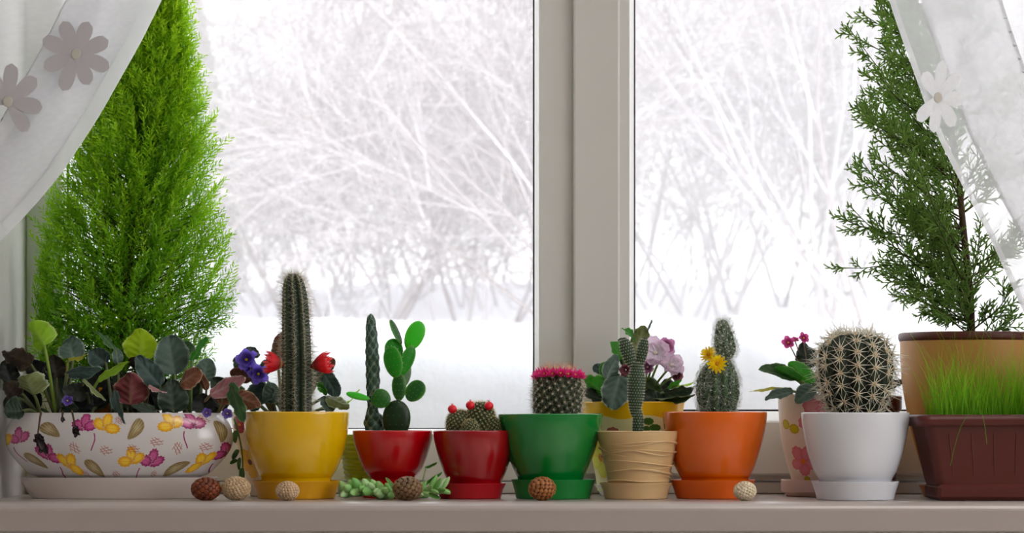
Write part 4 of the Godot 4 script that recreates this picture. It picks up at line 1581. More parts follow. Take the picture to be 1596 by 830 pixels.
func bowl_print() -> ImageTexture:
	# u runs round the bowl, v from the rim to the foot; each motif is laid out in the flat view of the bowl's front and
	# wrapped on; the back of the bowl repeats the front
	var im := Image.create_empty(2048, 512, false, Image.FORMAT_RGB8)
	im.fill(Color(0.83, 0.80, 0.795))
	var cx := PackedFloat32Array()
	var cy := PackedFloat32Array()
	for x in 1024:
		cx.push_back(186.0 + 176.0 * sin((x + 0.5 - 512.0) / 1024.0 * PI))
	for y in 512:
		var f := (1.0 - (y + 0.5) / 512.0) * (BOWL.size() - 1)
		var k := mini(int(f), BOWL.size() - 2)
		cy.push_back(lerpf(BOWL[k][1], BOWL[k + 1][1], f - k))
	var gold := Color(0.86, 0.58, 0.04)
	var gold2 := Color(0.97, 0.80, 0.20)
	var mag := Color(0.55, 0.10, 0.34)
	var mag2 := Color(0.80, 0.34, 0.58)
	var olive := Color(0.50, 0.40, 0.20)
	var ol2 := Color(0.70, 0.62, 0.42)
	var rust := Color(0.62, 0.30, 0.24)
	# [kind, x, y, size, turn]: p = magenta left of gold, q = gold left of magenta, o = olive leaf, h = rust cross-hatching
	var motifs := [["p", 158, 668, 1.22, 0.0], ["q", 294, 665, 1.2, 0.0], ["q", 233, 721, 1.2, -0.1], ["p", 92, 720, 1.2, 0.4], ["q", 349, 716, 1.1, 0.5], ["q", 24, 690, 1.1, 0.2],
		["o", 88, 669, 1.0, 0.45], ["o", 222, 669, 1.0, 2.2], ["o", 153, 728, 1.0, 0.7], ["o", 297, 727, 1.0, -0.5], ["o", 349, 672, 0.9, 1.5], ["o", 52, 716, 0.9, 0.6],
		["h", 126, 697, 1, 0.3], ["h", 175, 701, 1, -0.4], ["h", 217, 699, 1, -0.3], ["h", 252, 688, 1, -0.4], ["h", 285, 697, 1, 0.7], ["h", 326, 696, 1, -0.5], ["h", 190, 737, 0.8, -0.3], ["h", 132, 737, 0.8, 0.3], ["h", 330, 652, 0.8, 0.2], ["h", 195, 655, 0.7, 0.3], ["h", 262, 737, 0.7, 0.2]]
	for m in motifs:
		var x0: float = m[1]
		var y0: float = m[2]
		var k: float = m[3]
		var R := 40.0 * k
		var cs := cos(m[4])
		var sn := sin(m[4])
		var flip := 1.0 if m[0] == "p" else -1.0
		for y in 512:
			if absf(cy[y] - y0) > R:
				continue
			for x in 1024:
				if absf(cx[x] - x0) > R:
					continue
				var dx := cx[x] - x0
				var dy := cy[y] - y0
				var col := Color(0, 0, 0, 0)
				if m[0] == "p" or m[0] == "q":
					var px := dx * flip * cs + dy * sn
					var py := dy * cs - dx * flip * sn
					for side in 2:
						var ox := px + 13.0 * k if side == 0 else px - 14.0 * k
						for lobe in 3:
							var a: float = [-2.75, -1.6, -0.35][lobe] if side == 0 else [-2.6, -1.35, 0.1][lobe]
							var lx := ox - cos(a) * 8.5 * k
							var ly := py + 2.0 - sin(a) * 9.0 * k
							var u := (lx * cos(a) + ly * sin(a)) / (10.5 * k)
							var w := (-lx * sin(a) + ly * cos(a)) / (6.8 * k)
							var d := sqrt(u * u + w * w) * (1.0 + 0.07 * sin(atan2(w, u) * 11.0))
							if d < 1.0:
								col = (mag2 if side == 0 else gold2).lerp(mag if side == 0 else gold, clampf(smoothstep(0.3, 1.0, d) + (0.35 if absf(w) < 0.06 else 0.0), 0, 1))
								col.a = smoothstep(1.0, 0.9, d)
					if col.a == 0.0 and py > 6 and py < 27 * k and absf(px + 3.0 - 4.0 * sin(py * 0.12)) < 0.9:
						col = mag
				elif m[0] == "o":
					var px := dx * cs + dy * sn
					var py := dy * cs - dx * sn
					var u := px / (20.0 * k)
					var w := (py - 2.0 * u * u) / (9.0 * k * (1.0 - 0.35 * u))
					var d := sqrt(u * u + w * w)
					if d < 1.0:
						col = ol2.lerp(olive, smoothstep(0.2, 0.95, d + 0.35 * absf(sin(w * 7.0 + u * 2.0)) * (1.0 if u > 0.0 else 0.2)))
						col.a = smoothstep(1.0, 0.88, d) * (0.55 + 0.45 * absf(sin(w * 9.0 - u * 3.0)))
				else:
					var px := (dx * cs + dy * sn) / k
					var py := (dy * cs - dx * sn) / k
					var near := 9.0
					for i in 3:
						var c := -5.5 + i * 5.5
						if absf(px - i) < 10.0 - absf(i - 1.0) * 3.0:
							near = minf(near, absf(py - c * 0.7 - px * (0.1 + 0.1 * i)))
						if absf(py + i) < 8.0 - absf(i - 1.0) * 1.6:
							near = minf(near, absf(px - c - py * (0.2 + 0.2 * i)))
					if near < 0.7:
						col = rust
						col.a = 0.75 * smoothstep(0.7, 0.35, near)
				if col.a > 0.0:
					im.set_pixel(1024 + x, y, im.get_pixel(1024 + x, y).lerp(Color(col, 1.0), col.a))
	im.blit_rect(im, Rect2i(1024, 0, 1024, 512), Vector2i(0, 0))
	return ImageTexture.create_from_image(im)


func flower_print(base: Color, band: Color, items: Array) -> ImageTexture:
	# items: [u 0..1 round, v 0 rim .. 1 foot, size, petals, colour, edge, eye]
	var im := Image.create_empty(1024, 512, false, Image.FORMAT_RGB8)
	im.fill(base)
	if band.a > 0.0:
		for y in 512:
			for x in 1024:
				var e := 120.0 + 14.0 * sin(x * TAU * 6.0 / 1024.0)
				if y < e:
					im.set_pixel(x, y, band)
	for q in items:
		var x: float = q[0] * 1024.0
		var y: float = q[1] * 512.0
		for k in q[3]:
			var a: float = TAU * k / q[3] + 0.3
			blot(im, x + cos(a) * q[2] * 0.5, y + sin(a) * q[2] * 0.62, q[2] * 0.52, q[2] * 0.42, a, q[4], q[5], 0.05)
		if q[6].a > 0:
			blot(im, x, y, q[2] * 0.16, q[2] * 0.2, 0, q[6], q[6])
	return ImageTexture.create_from_image(im)


# outside wall that wears a print; v runs from the rim (0) to the foot (1)
func printed_vessel(o: Node3D, px: float, z: float, rows: Array, wall: float, m: Material, inner: Material, floor_row: float, sz := 1.0, wavy := 0.0) -> void:
	var s := sc(z)
	var cen := Vector3(at(px, 0, z).x, o.position.y, z) - o.position
	var out := []
	var n := rows.size()
	for k in n - 1:
		var P := func(i: int) -> Vector2: return Vector2(rows[clampi(i, 0, n - 1)][0] * s, maxf(at(0, rows[clampi(i, 0, n - 1)][1], z).y - o.position.y, 0.0))
		for i in 5:
			var a: Vector2 = P.call(k)
			out.append(a.cubic_interpolate(P.call(k + 1), P.call(k - 1), P.call(k + 2), i / 5.0))
	out.append(Vector2(rows[-1][0] * s, at(0, rows[-1][1], z).y - o.position.y))
	var seg := 96
	var pts := PackedVector3Array()
	for j in out.size():
		for i in seg + 1:
			var a := -TAU * float(i % seg) / seg
			var q: Vector2 = out[j]
			var wy := wavy * sin(a * 12.0) * pow(j / float(out.size() - 1), 6.0)
			pts.push_back(cen + Vector3(cos(a) * (q.x + wy), q.y, sin(a) * (q.x + wy) * sz))
	var mb := MB.new()
	mb.grid(seg, out.size() - 1, pts, PackedColorArray([Color.WHITE]), true)
	var pot := part(o, "pot", mb, m)
	# foot, lip and inside
	var w := wall * s
	var prof := []
	var tp: Vector2 = out[-1]
	prof.append(tp)
	prof.append(tp + Vector2(-w * 0.2, w * 0.25))
	prof.append(tp + Vector2(-w * 0.5, w * 0.35))
	prof.append(tp + Vector2(-w * 0.85, w * 0.2))
	prof.append(tp + Vector2(-w, -w * 0.2))
	var fy := at(0, floor_row, z).y - o.position.y
	for k in range(out.size() - 2, 0, -1):
		if out[k].y > fy:
			prof.append(Vector2(out[k].x - w, out[k].y))
	prof.append(Vector2(0, fy))
	mb = MB.new()
	mb.lathe(cen, prof, 64, Color.WHITE, 1.0, sz)
	part(pot, "rim", mb, inner)
	mb = MB.new()
	mb.lathe(cen, [Vector2(0, out[0].y), Vector2(out[0].x, out[0].y)], 48, Color.WHITE, 1.0, sz)
	part(pot, "foot", mb, inner)


func bowl() -> void:
	var z := -0.01
	var o := pot_thing("violet_planter", "wide oval white bowl printed with maple leaves, crowded with african violets", "planter", 186, z, 0.0045)
	var m := mat("bowl_print", Color.WHITE, 0.25, {"albedo_texture": bowl_print(), "clearcoat_enabled": true, "clearcoat": 0.5, "clearcoat_roughness": 0.12})
	var inner := mat("bowl_white", Color(0.83, 0.80, 0.795), 0.25)
	printed_vessel(o, 186, z, BOWL, 5, m, inner, 670, 0.44)
	var sp := MB.new()
	var pts := PackedVector3Array()
	for j in 7:
		for i in 33:
			var r := 153.0 * sc(z) * (1.0 - j / 6.0)
			var a := -TAU * (i % 32) / 32.0
			pts.push_back(Vector3(r * cos(a), at(0, 652, z).y - o.position.y + 0.001 * sin(i * 3.0 + j) * (1.0 if j > 0 else 0.0), r * sin(a) * 0.43))
	sp.grid(32, 6, pts, PackedColorArray([Color.WHITE]), true)
	part(o, "soil", sp, mats.soil)
	saucer("long oval cream saucer under the printed bowl", 186, z, [[137, 776], [139.5, 771], [151, 752], [154, 743]], lin(0.78, 0.73, 0.70), mats.satin, 0.42)
	var f := z
	var L := [
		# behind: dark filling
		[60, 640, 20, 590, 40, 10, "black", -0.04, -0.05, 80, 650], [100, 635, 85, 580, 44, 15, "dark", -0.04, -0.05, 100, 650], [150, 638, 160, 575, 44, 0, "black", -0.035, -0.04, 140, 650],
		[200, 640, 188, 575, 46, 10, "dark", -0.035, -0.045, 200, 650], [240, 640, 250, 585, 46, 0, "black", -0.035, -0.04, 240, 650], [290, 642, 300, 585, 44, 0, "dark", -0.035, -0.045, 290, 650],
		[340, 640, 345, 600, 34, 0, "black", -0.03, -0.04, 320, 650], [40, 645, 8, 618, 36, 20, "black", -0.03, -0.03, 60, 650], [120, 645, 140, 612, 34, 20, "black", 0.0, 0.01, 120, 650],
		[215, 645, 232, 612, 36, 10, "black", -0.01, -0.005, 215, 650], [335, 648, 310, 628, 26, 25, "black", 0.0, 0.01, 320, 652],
		# the violets on the left
		[50, 568, 4, 545, 40, 150, "umber", 0.0, 0.01, 85, 645], [75, 600, 46, 562, 38, 20, "black", -0.01, -0.01, 90, 645], [70, 539, 49, 502, 46, 165, "bright", 0.015, 0.005, 86, 642],
		[53, 615, 40, 581, 50, 155, "olive", 0.02, 0.03, 62, 645], [114, 560, 108, 525, 42, 12, "gray", -0.005, -0.02, 104, 645], [106, 558, 138, 556, 22, 105, "yellow", 0.012, 0.012, 96, 645],
		[103, 582, 157, 578, 26, 45, "blue", 0.015, 0.02, 96, 648], [152, 592, 203, 566, 24, 125, "bright", 0.012, 0.02, 130, 646], [137, 612, 97, 606, 32, 20, "black", 0.018, 0.02, 140, 646],
		[130, 590, 164, 625, 18, 100, "olive", 0.022, 0.03, 122, 646], [181, 546, 153, 512, 18, 60, "mid", -0.01, -0.012, 190, 645], [166, 566, 139, 544, 36, 18, "blue", -0.015, -0.02, 175, 646],
		[184, 566, 182, 540, 18, 15, "gray", -0.008, -0.01, 185, 646], [18, 600, 8, 560, 32, 20, "black", -0.01, -0.01, 60, 648], [28, 620, 6, 596, 34, 160, "umber", 0.005, 0.01, 60, 648],
		[36, 640, 6, 640, 40, 30, "dark", 0.02, 0.03, 60, 648], [95, 632, 122, 636, 22, 30, "dark", 0.024, 0.03, 90, 646], [88, 590, 84, 552, 34, 10, "umber", -0.015, -0.02, 88, 646],
		# the middle
		[219, 562, 221, 512, 56, 172, "lime", -0.012, -0.016, 222, 646], [203, 630, 206, 579, 56, 176, "red", 0.022, 0.024, 203, 650], [178, 608, 187, 660, 19, 30, "blue", 0.038, 0.055, 176, 645],
		[250, 602, 212, 554, 36, 12, "blue", 0.006, 0.004, 256, 648], [272, 584, 262, 523, 56, 4, "gray", -0.008, -0.014, 275, 648], [232, 600, 258, 615, 18, 100, "pink", 0.028, 0.03, 226, 648],
		[243, 641, 204, 631, 17, 20, "dark", 0.03, 0.036, 250, 650], [228, 580, 205, 556, 30, 160, "umber", -0.01, -0.012, 228, 648],
		# the right-hand plants
		[298, 563, 324, 524, 20, 60, "green", -0.006, -0.01, 296, 646], [280, 600, 313, 576, 32, 150, "brown", 0.022, 0.03, 288, 648], [315, 594, 326, 557, 34, 10, "gray", -0.004, -0.01, 310, 648],
		[270, 643, 268, 590, 50, 12, "dark", 0.026, 0.028, 270, 650], [322, 608, 311, 576, 17, 150, "brown", 0.016, 0.02, 320, 648], [318, 645, 316, 612, 36, 5, "black", 0.012, 0.01, 318, 650],
		[328, 615, 384, 588, 28, 160, "pink", 0.026, 0.036, 309, 646], [345, 630, 352, 597, 28, 172, "brown", 0.014, 0.014, 338, 648], [358, 596, 379, 657, 27, 35, "mid", 0.034, 0.05, 340, 644],
		[364, 616, 407, 632, 30, 170, "brown", 0.03, 0.042, 338, 646], [300, 560, 286, 530, 24, 10, "mid", -0.02, -0.024, 296, 646], [352, 612, 330, 588, 28, 20, "dark", 0.0, 0.0, 340, 648],
	]
	leaves(o, L, f, 0.028)
	# withered flowers hanging over the rim on their stalks, and a few violet ones
	var g := rng(17)
	for q in [[64, 642, 59, 676, 64, 700, 26.0], [112, 640, 117, 664, 120, 676, 15.0], [98, 642, 97, 650, 98, 655, 8.0]]:
		var fl := Node3D.new()
		fl.name = numbered(o, "withered_flower")
		o.add_child(fl, true)
		var st := MB.new()
		var a := at(q[0], q[1], 0.055) - o.position
		var b := at(q[2], q[3], 0.068) - o.position
		stalk(st, a, b, 0.001, 0.0013, lin(0.30, 0.22, 0.12), lin(0.22, 0.12, 0.08))
		part(fl, "stalk", st, mats.stem)
		for k in 6:
			var pm := MB.new()
			var e := at(q[4] + g.randf_range(-0.45, 0.5) * q[6], q[5] + g.randf_range(-0.5, 0.5) * q[6], 0.072 + g.randf_range(-0.004, 0.004)) - o.position
			blade(pm, b, e, q[6] * 0.5 * sc(0.06), g.randf_range(-60, 60), lin(0.13, 0.04, 0.06), lin(0.11, 0.04, 0.05), lin(0.2, 0.06, 0.1), {"ripple": 0.2, "sd": k + int(q[0])})
			part(fl, "petal", pm, mats.leaf)
	for q in [[105, 624, 9, 0.055], [322, 643, 8, 0.05], [354, 644, 9, 0.05]]:
		round_petals(o, "flower", q[0], q[1], q[3], q[2], 5, Vector3(0.2, 0.1, 1), lin(0.32, 0.22, 0.58), lin(0.45, 0.36, 0.70), q[2] * 1.1)


func violet_pot() -> void:
	var z := -0.105
	var o := pot_thing("violet_pot", "cream pot with printed yellow flowers behind the yellow pot, holding purple violets", "potted violet", 442, z, 0.004)
	var yel := Color(0.93, 0.72, 0.08)
	var m := mat("violet_print", Color.WHITE, 0.3, {"albedo_texture": flower_print(Color(0.93, 0.86, 0.72), Color(0, 0, 0, 0), [[0.615, 0.62, 84, 5, yel, Color(0.90, 0.66, 0.05), Color(0.45, 0.12, 0.05)], [0.60, 0.16, 50, 5, Color(0.75, 0.25, 0.35), Color(0.6, 0.15, 0.25), Color(0.9, 0.7, 0.2)], [0.75, 0.3, 70, 5, yel, yel, Color(0.45, 0.12, 0.05)], [0.87, 0.6, 80, 5, yel, yel, Color(0.45, 0.12, 0.05)]])})
	printed_vessel(o, 442, z, [[55, 764], [58, 744], [66, 716], [74, 690], [79, 666], [82, 642]], 4, m, mat("cream", Color(0.92, 0.82, 0.5), 0.35), 660)
	soil(o, 442, z, 77, 652)
	saucer("cream saucer half hidden beside the yellow saucer, under the violet pot", 442, z, [[52, 768], [56, 758], [60, 749]], lin(0.90, 0.84, 0.72), mats.satin)
	var f := z
	leaves(o, [
		[380, 578, 366, 556, 24, 20, "dark", -0.09, -0.09, 425, 645], [392, 556, 392, 540, 28, 30, "dark", -0.1, -0.11, 430, 645], [394, 590, 358, 578, 26, 160, "brown", -0.075, -0.07, 425, 645],
		[418, 600, 390, 640, 40, 10, "blue", -0.07, -0.06, 430, 645], [436, 606, 410, 622, 34, 15, "gray", -0.065, -0.06, 440, 646], [432, 560, 438, 518, 26, 165, "brown", -0.1, -0.105, 440, 645],
		[503, 580, 528, 618, 28, 15, "blue", -0.08, -0.07, 470, 645], [503, 576, 521, 558, 22, 165, "brown", -0.09, -0.09, 470, 645], [508, 618, 545, 636, 24, 140, "olive", -0.075, -0.065, 470, 645],
		[540, 630, 563, 609, 15, 100, "bright", -0.07, -0.07, 480, 646], [494, 596, 510, 615, 16, 40, "green", -0.075, -0.07, 470, 645], [520, 640, 500, 618, 22, 20, "gray", -0.07, -0.07, 480, 646],
		[408, 580, 425, 560, 22, 20, "dark", -0.11, -0.12, 440, 645], [480, 600, 500, 570, 30, 10, "dark", -0.12, -0.125, 465, 645], [430, 630, 420, 596, 30, 20, "dark", -0.11, -0.12, 440, 645], [380, 620, 362, 600, 24, 20, "mid", -0.09, -0.09, 420, 645],
	], f, 0.03)
	for q in [[385, 561, 19, -0.058, Vector3(-0.25, 0.35, 1)], [402, 582, 17, -0.062, Vector3(0.3, -0.2, 1)], [391, 574, 12, -0.066, Vector3(0.0, -0.4, 1)]]:
		var fl := round_petals(o, "flower", q[0], q[1], q[3], q[2], 5, q[4], lin(0.36, 0.24, 0.74), lin(0.58, 0.48, 0.92), q[2] * 0.95, {"layers": 2, "ripple": 0.14})
		var st := MB.new()
		stalk(st, at(425, 640, z) - o.position - fl.position, Vector3(0, 0, -0.002), 0.004, 0.0012, lin(0.5, 0.42, 0.3), lin(0.55, 0.5, 0.35))
		part(fl, "stalk", st, mats.stem)
	# a trailing shoot between the bowl and the pot
	var sh := MB.new()
	stalk(sh, at(365, 652, -0.03) - o.position, at(378, 745, -0.03) - o.position, 0.0, 0.0011, lin(0.35, 0.48, 0.2), lin(0.45, 0.6, 0.25), Vector3(0.004, 0, 0))
	var trail := part(o, "trailing_shoot", sh, mats.stem)
	for q in [[368, 670, 366, 690, 10], [372, 700, 362, 716, 9], [374, 712, 372, 732, 7], [378, 728, 377, 752, 10], [370, 716, 358, 722, 7]]:
		var lb := MB.new()
		blade(lb, at(q[0], q[1], -0.03) - o.position, at(q[2], q[3], -0.028) - o.position, q[4] * sc(-0.03), 20, lin(0.34, 0.5, 0.28), lin(0.4, 0.55, 0.3), lin(0.5, 0.6, 0.4), {"sd": int(q[0])})
		part(trail, "leaf", lb, mats.leaf)


func lime_pot() -> void:
	var z := -0.12
	var o := pot_thing("plant_pot", "lime green pot with horizontal grooves behind the red pots", "pot", 574, z, 0.0175)
	var rows := []
	for k in 29:
		var t := k / 28.0
		rows.append([lerpf(36, 47, pow(t, 0.8)) + (0.0 if k % 3 else -1.2), lerpf(747, 676, t)])
	vessel(o, "pot", 574, z, rows, 4, 690, lin(0.70, 0.80, 0.05), mats.glaze)
	soil(o, 574, z, 41, 684)
	saucer("deep pale green saucer under the lime green pot", 574, z, [[44, 768], [47, 766], [48, 750]], lin(0.72, 0.84, 0.70), mats.satin)


func gloxinia() -> void:
	var z := -0.112
	var o := pot_thing("violet_pot", "pot with a yellow rim and flower print behind the gold pot, white and magenta blooms", "potted violet", 986, z, 0.004)
	var m := mat("gloxinia_print", Color.WHITE, 0.3, {"albedo_texture": flower_print(Color(0.90, 0.88, 0.66), Color(0.95, 0.75, 0.04), [[0.66, 0.5, 70, 4, Color(0.72, 0.45, 0.36), Color(0.66, 0.36, 0.3), Color(0, 0, 0, 0)], [0.80, 0.34, 46, 3, Color(0.25, 0.42, 0.16), Color(0.3, 0.45, 0.2), Color(0, 0, 0, 0)], [0.60, 0.62, 90, 5, Color(0.88, 0.88, 0.30), Color(0.85, 0.80, 0.2), Color(0.8, 0.5, 0.1)], [0.9, 0.6, 80, 5, Color(0.88, 0.85, 0.28), Color(0.85, 0.80, 0.2), Color(0.8, 0.5, 0.1)], [0.72, 0.85, 50, 4, Color(0.4, 0.55, 0.3), Color(0.4, 0.55, 0.3), Color(0, 0, 0, 0)]])})
	printed_vessel(o, 986, z, [[55, 764], [57, 746], [62, 720], [68, 690], [74, 662], [78, 642], [80, 627]], 4, m, mat("yellow_rim", Color(0.95, 0.75, 0.04), 0.3), 645, 1.0, 0.0012)
	soil(o, 986, z, 74, 638)
	saucer("pale saucer under the yellow rimmed pot behind the gold pot", 986, z, [[50, 768], [54, 758], [60, 750]], lin(0.85, 0.88, 0.82), mats.satin)
	leaves(o, [
		[966, 584, 953, 637, 48, 10, "gray", -0.05, -0.035, 985, 632], [945, 590, 964, 552, 28, 15, "gray", -0.07, -0.08, 975, 632], [941, 612, 907, 586, 34, 150, "green", -0.075, -0.07, 975, 632],
		[938, 584, 944, 563, 15, 20, "green", -0.08, -0.08, 972, 632], [949, 580, 924, 570, 22, 20, "blue", -0.085, -0.085, 975, 632], [937, 622, 903, 608, 22, 30, "dark", -0.08, -0.07, 970, 634],
		[992, 530, 970, 508, 20, 50, "green", -0.11, -0.115, 990, 632], [989, 548, 1006, 508, 32, 160, "olive", -0.105, -0.11, 990, 632], [972, 558, 951, 532, 26, 30, "green", -0.1, -0.1, 985, 632],
		[982, 570, 970, 524, 34, 12, "dark", -0.112, -0.12, 985, 632], [1014, 626, 1012, 586, 36, 168, "mid", -0.09, -0.09, 1000, 633], [1037, 610, 1063, 589, 20, 60, "green", -0.09, -0.09, 1002, 633],
		[1034, 612, 1084, 607, 26, 40, "gray", -0.075, -0.065, 1005, 633], [1020, 622, 1084, 620, 16, 55, "mid", -0.07, -0.06, 1005, 633], [1000, 532, 1018, 499, 11, 60, "gray", -0.12, -0.125, 992, 632],
		[984, 620, 975, 575, 34, 10, "black", -0.1, -0.105, 985, 633], [960, 625, 935, 596, 30, 10, "black", -0.11, -0.115, 975, 633], [1050, 624, 1034, 590, 30, 5, "black", -0.105, -0.11, 1005, 633],
		[1000, 585, 1000, 548, 26, 10, "dark", -0.12, -0.12, 992, 633], [1055, 600, 1082, 598, 10, 80, "bright", -0.09, -0.09, 1010, 633], [1030, 625, 1000, 610, 24, 20, "dark", -0.07, -0.07, 1000, 633],
	], z, 0.03)
	for q in [[1022, 551, 26, -0.062, Vector3(-0.1, 0.5, 1), 1.0], [1037, 541, 16, -0.072, Vector3(0.3, 0.3, 1), 0.0], [1046, 570, 22, -0.066, Vector3(0.4, 0.5, 0.9), 0.6], [1010, 572, 12, -0.072, Vector3(-0.4, 0.2, 1), 0.2], [976, 576, 11, -0.07, Vector3(-0.4, 0.0, 1), -0.4], [1054, 582, 12, -0.074, Vector3(0.5, -0.2, 1), -0.3]]:
		var c0 := lin(0.90, 0.80, 0.88)
		var c1 := lin(0.82, 0.42, 0.70)
		if q[5] == 0.0:
			c0 = lin(0.62, 0.10, 0.42)
			c1 = lin(0.86, 0.60, 0.78)
		elif q[5] < 0.0:
			c0 = lin(0.45, 0.18, 0.25)
			c1 = lin(0.6, 0.36, 0.4)
		elif q[5] < 0.3:
			c0 = lin(0.66, 0.40, 0.56)
			c1 = lin(0.80, 0.60, 0.72)
		else:
			c0 = lin(0.97, 0.94, 0.97)
			c1 = lin(0.96, 0.86, 0.94)
		var fl := round_petals(o, "flower", q[0], q[1], q[3], q[2], 5, q[4], c0, c1, q[2] * 1.05, {"layers": 2, "ripple": 0.16, "rise": 0.2}, Color(0.92, 0.86, 0.80))
		var st := MB.new()
		stalk(st, at(1000, 632, z) - o.position - fl.position, Vector3(0, 0, -0.002), 0.003, 0.0016, lin(0.5, 0.58, 0.28), lin(0.6, 0.66, 0.35))
		part(fl, "stalk", st, mats.stem)


func pink_violet() -> void:
	var z := -0.095
	var o := pot_thing("violet_pot", "tall cream pot printed with pink flowers, half behind the white pot", "potted violet", 1276, z, 0.007)
	var pk := Color(0.86, 0.42, 0.48)
	var m := mat("pink_print", Color.WHITE, 0.3, {"albedo_texture": flower_print(Color(0.92, 0.85, 0.78), Color(0, 0, 0, 0), [[0.60, 0.30, 52, 2, Color(0.78, 0.72, 0.15), Color(0.70, 0.62, 0.10), Color(0, 0, 0, 0)], [0.735, 0.22, 92, 5, Color(0.88, 0.58, 0.58), pk, Color(0.9, 0.5, 0.2)], [0.655, 0.62, 82, 5, Color(0.88, 0.52, 0.56), pk, Color(0.92, 0.5, 0.12)], [0.67, 0.90, 46, 3, Color(0.78, 0.74, 0.2), Color(0.72, 0.66, 0.15), Color(0, 0, 0, 0)], [0.85, 0.6, 80, 5, Color(0.88, 0.55, 0.58), pk, Color(0.9, 0.5, 0.2)], [0.95, 0.3, 80, 5, Color(0.88, 0.55, 0.58), pk, Color(0.9, 0.5, 0.2)]])})
	printed_vessel(o, 1276, z, [[40, 760], [43, 744], [49, 724], [55, 700], [60, 670], [62.5, 640], [63.5, 615]], 4, m, mat("cream_rim", Color(0.90, 0.84, 0.72), 0.35), 635)
	soil(o, 1276, z, 58, 625)
	saucer("tall pinkish cream saucer under the pot with pink printed flowers", 1276, z, [[51, 769], [52, 764], [52.5, 763], [58.5, 761], [59, 743]], lin(0.88, 0.78, 0.74), mats.satin)
	leaves(o, [
		[1240, 590, 1184, 572, 27, 35, "mid", -0.06, -0.05, 1268, 622], [1250, 593, 1208, 572, 20, 140, "green", -0.055, -0.05, 1268, 622], [1268, 598, 1229, 563, 27, 155, "green", -0.06, -0.06, 1272, 622],
		[1262, 574, 1251, 532, 34, 10, "dark", -0.09, -0.095, 1272, 622], [1268, 602, 1240, 625, 30, 20, "gray", -0.045, -0.035, 1272, 620], [1236, 610, 1192, 618, 21, 40, "gray", -0.05, -0.045, 1268, 622],
		[1208, 604, 1168, 610, 11, 60, "yellow", -0.055, -0.05, 1262, 622], [1285, 610, 1275, 575, 28, 10, "dark", -0.1, -0.1, 1280, 622], [1300, 610, 1330, 590, 28, 20, "mid", -0.1, -0.1, 1285, 622],
	], z, 0.03)
	for q in [[1229, 534, 11, -0.085, Vector3(-0.3, 0.4, 1)], [1252, 527, 10, -0.085, Vector3(0.4, 0.4, 1)], [1239, 530, 7, -0.09, Vector3(0.0, 0.8, 0.6)]]:
		var fl := round_petals(o, "flower", q[0], q[1], q[3], q[2], 5, q[4], lin(0.72, 0.14, 0.46), lin(0.86, 0.38, 0.64), q[2] * 0.95)
		var st := MB.new()
		stalk(st, at(1262, 615, z) - o.position - fl.position, Vector3(0, 0, -0.002), 0.006, 0.0009, lin(0.4, 0.35, 0.3), lin(0.5, 0.4, 0.35))
		part(fl, "stalk", st, mats.stem)


func brown_pot() -> void:
	var z := -0.14
	var o := pot_thing("violet_pot", "small brown pot peeping out between the white pot and the tan pot", "potted violet", 1372, z, 0.0004)
	vessel(o, "pot", 1372, z, [[24, 762], [25, 745], [28, 690], [30, 640], [33, 639], [33.5, 616]], 4, 630, lin(0.30, 0.09, 0.06), mats.satin)
	soil(o, 1372, z, 28, 622)
	leaves(o, [[1385, 602, 1408, 590, 16, 40, "dark", -0.12, -0.11, 1374, 622], [1366, 605, 1352, 580, 20, 10, "dark", -0.15, -0.15, 1372, 622], [1376, 606, 1388, 578, 18, 10, "dark", -0.15, -0.155, 1373, 622]], z, 0.03)


# ---- conifers -----------------------------------------------------------------------------------------------------

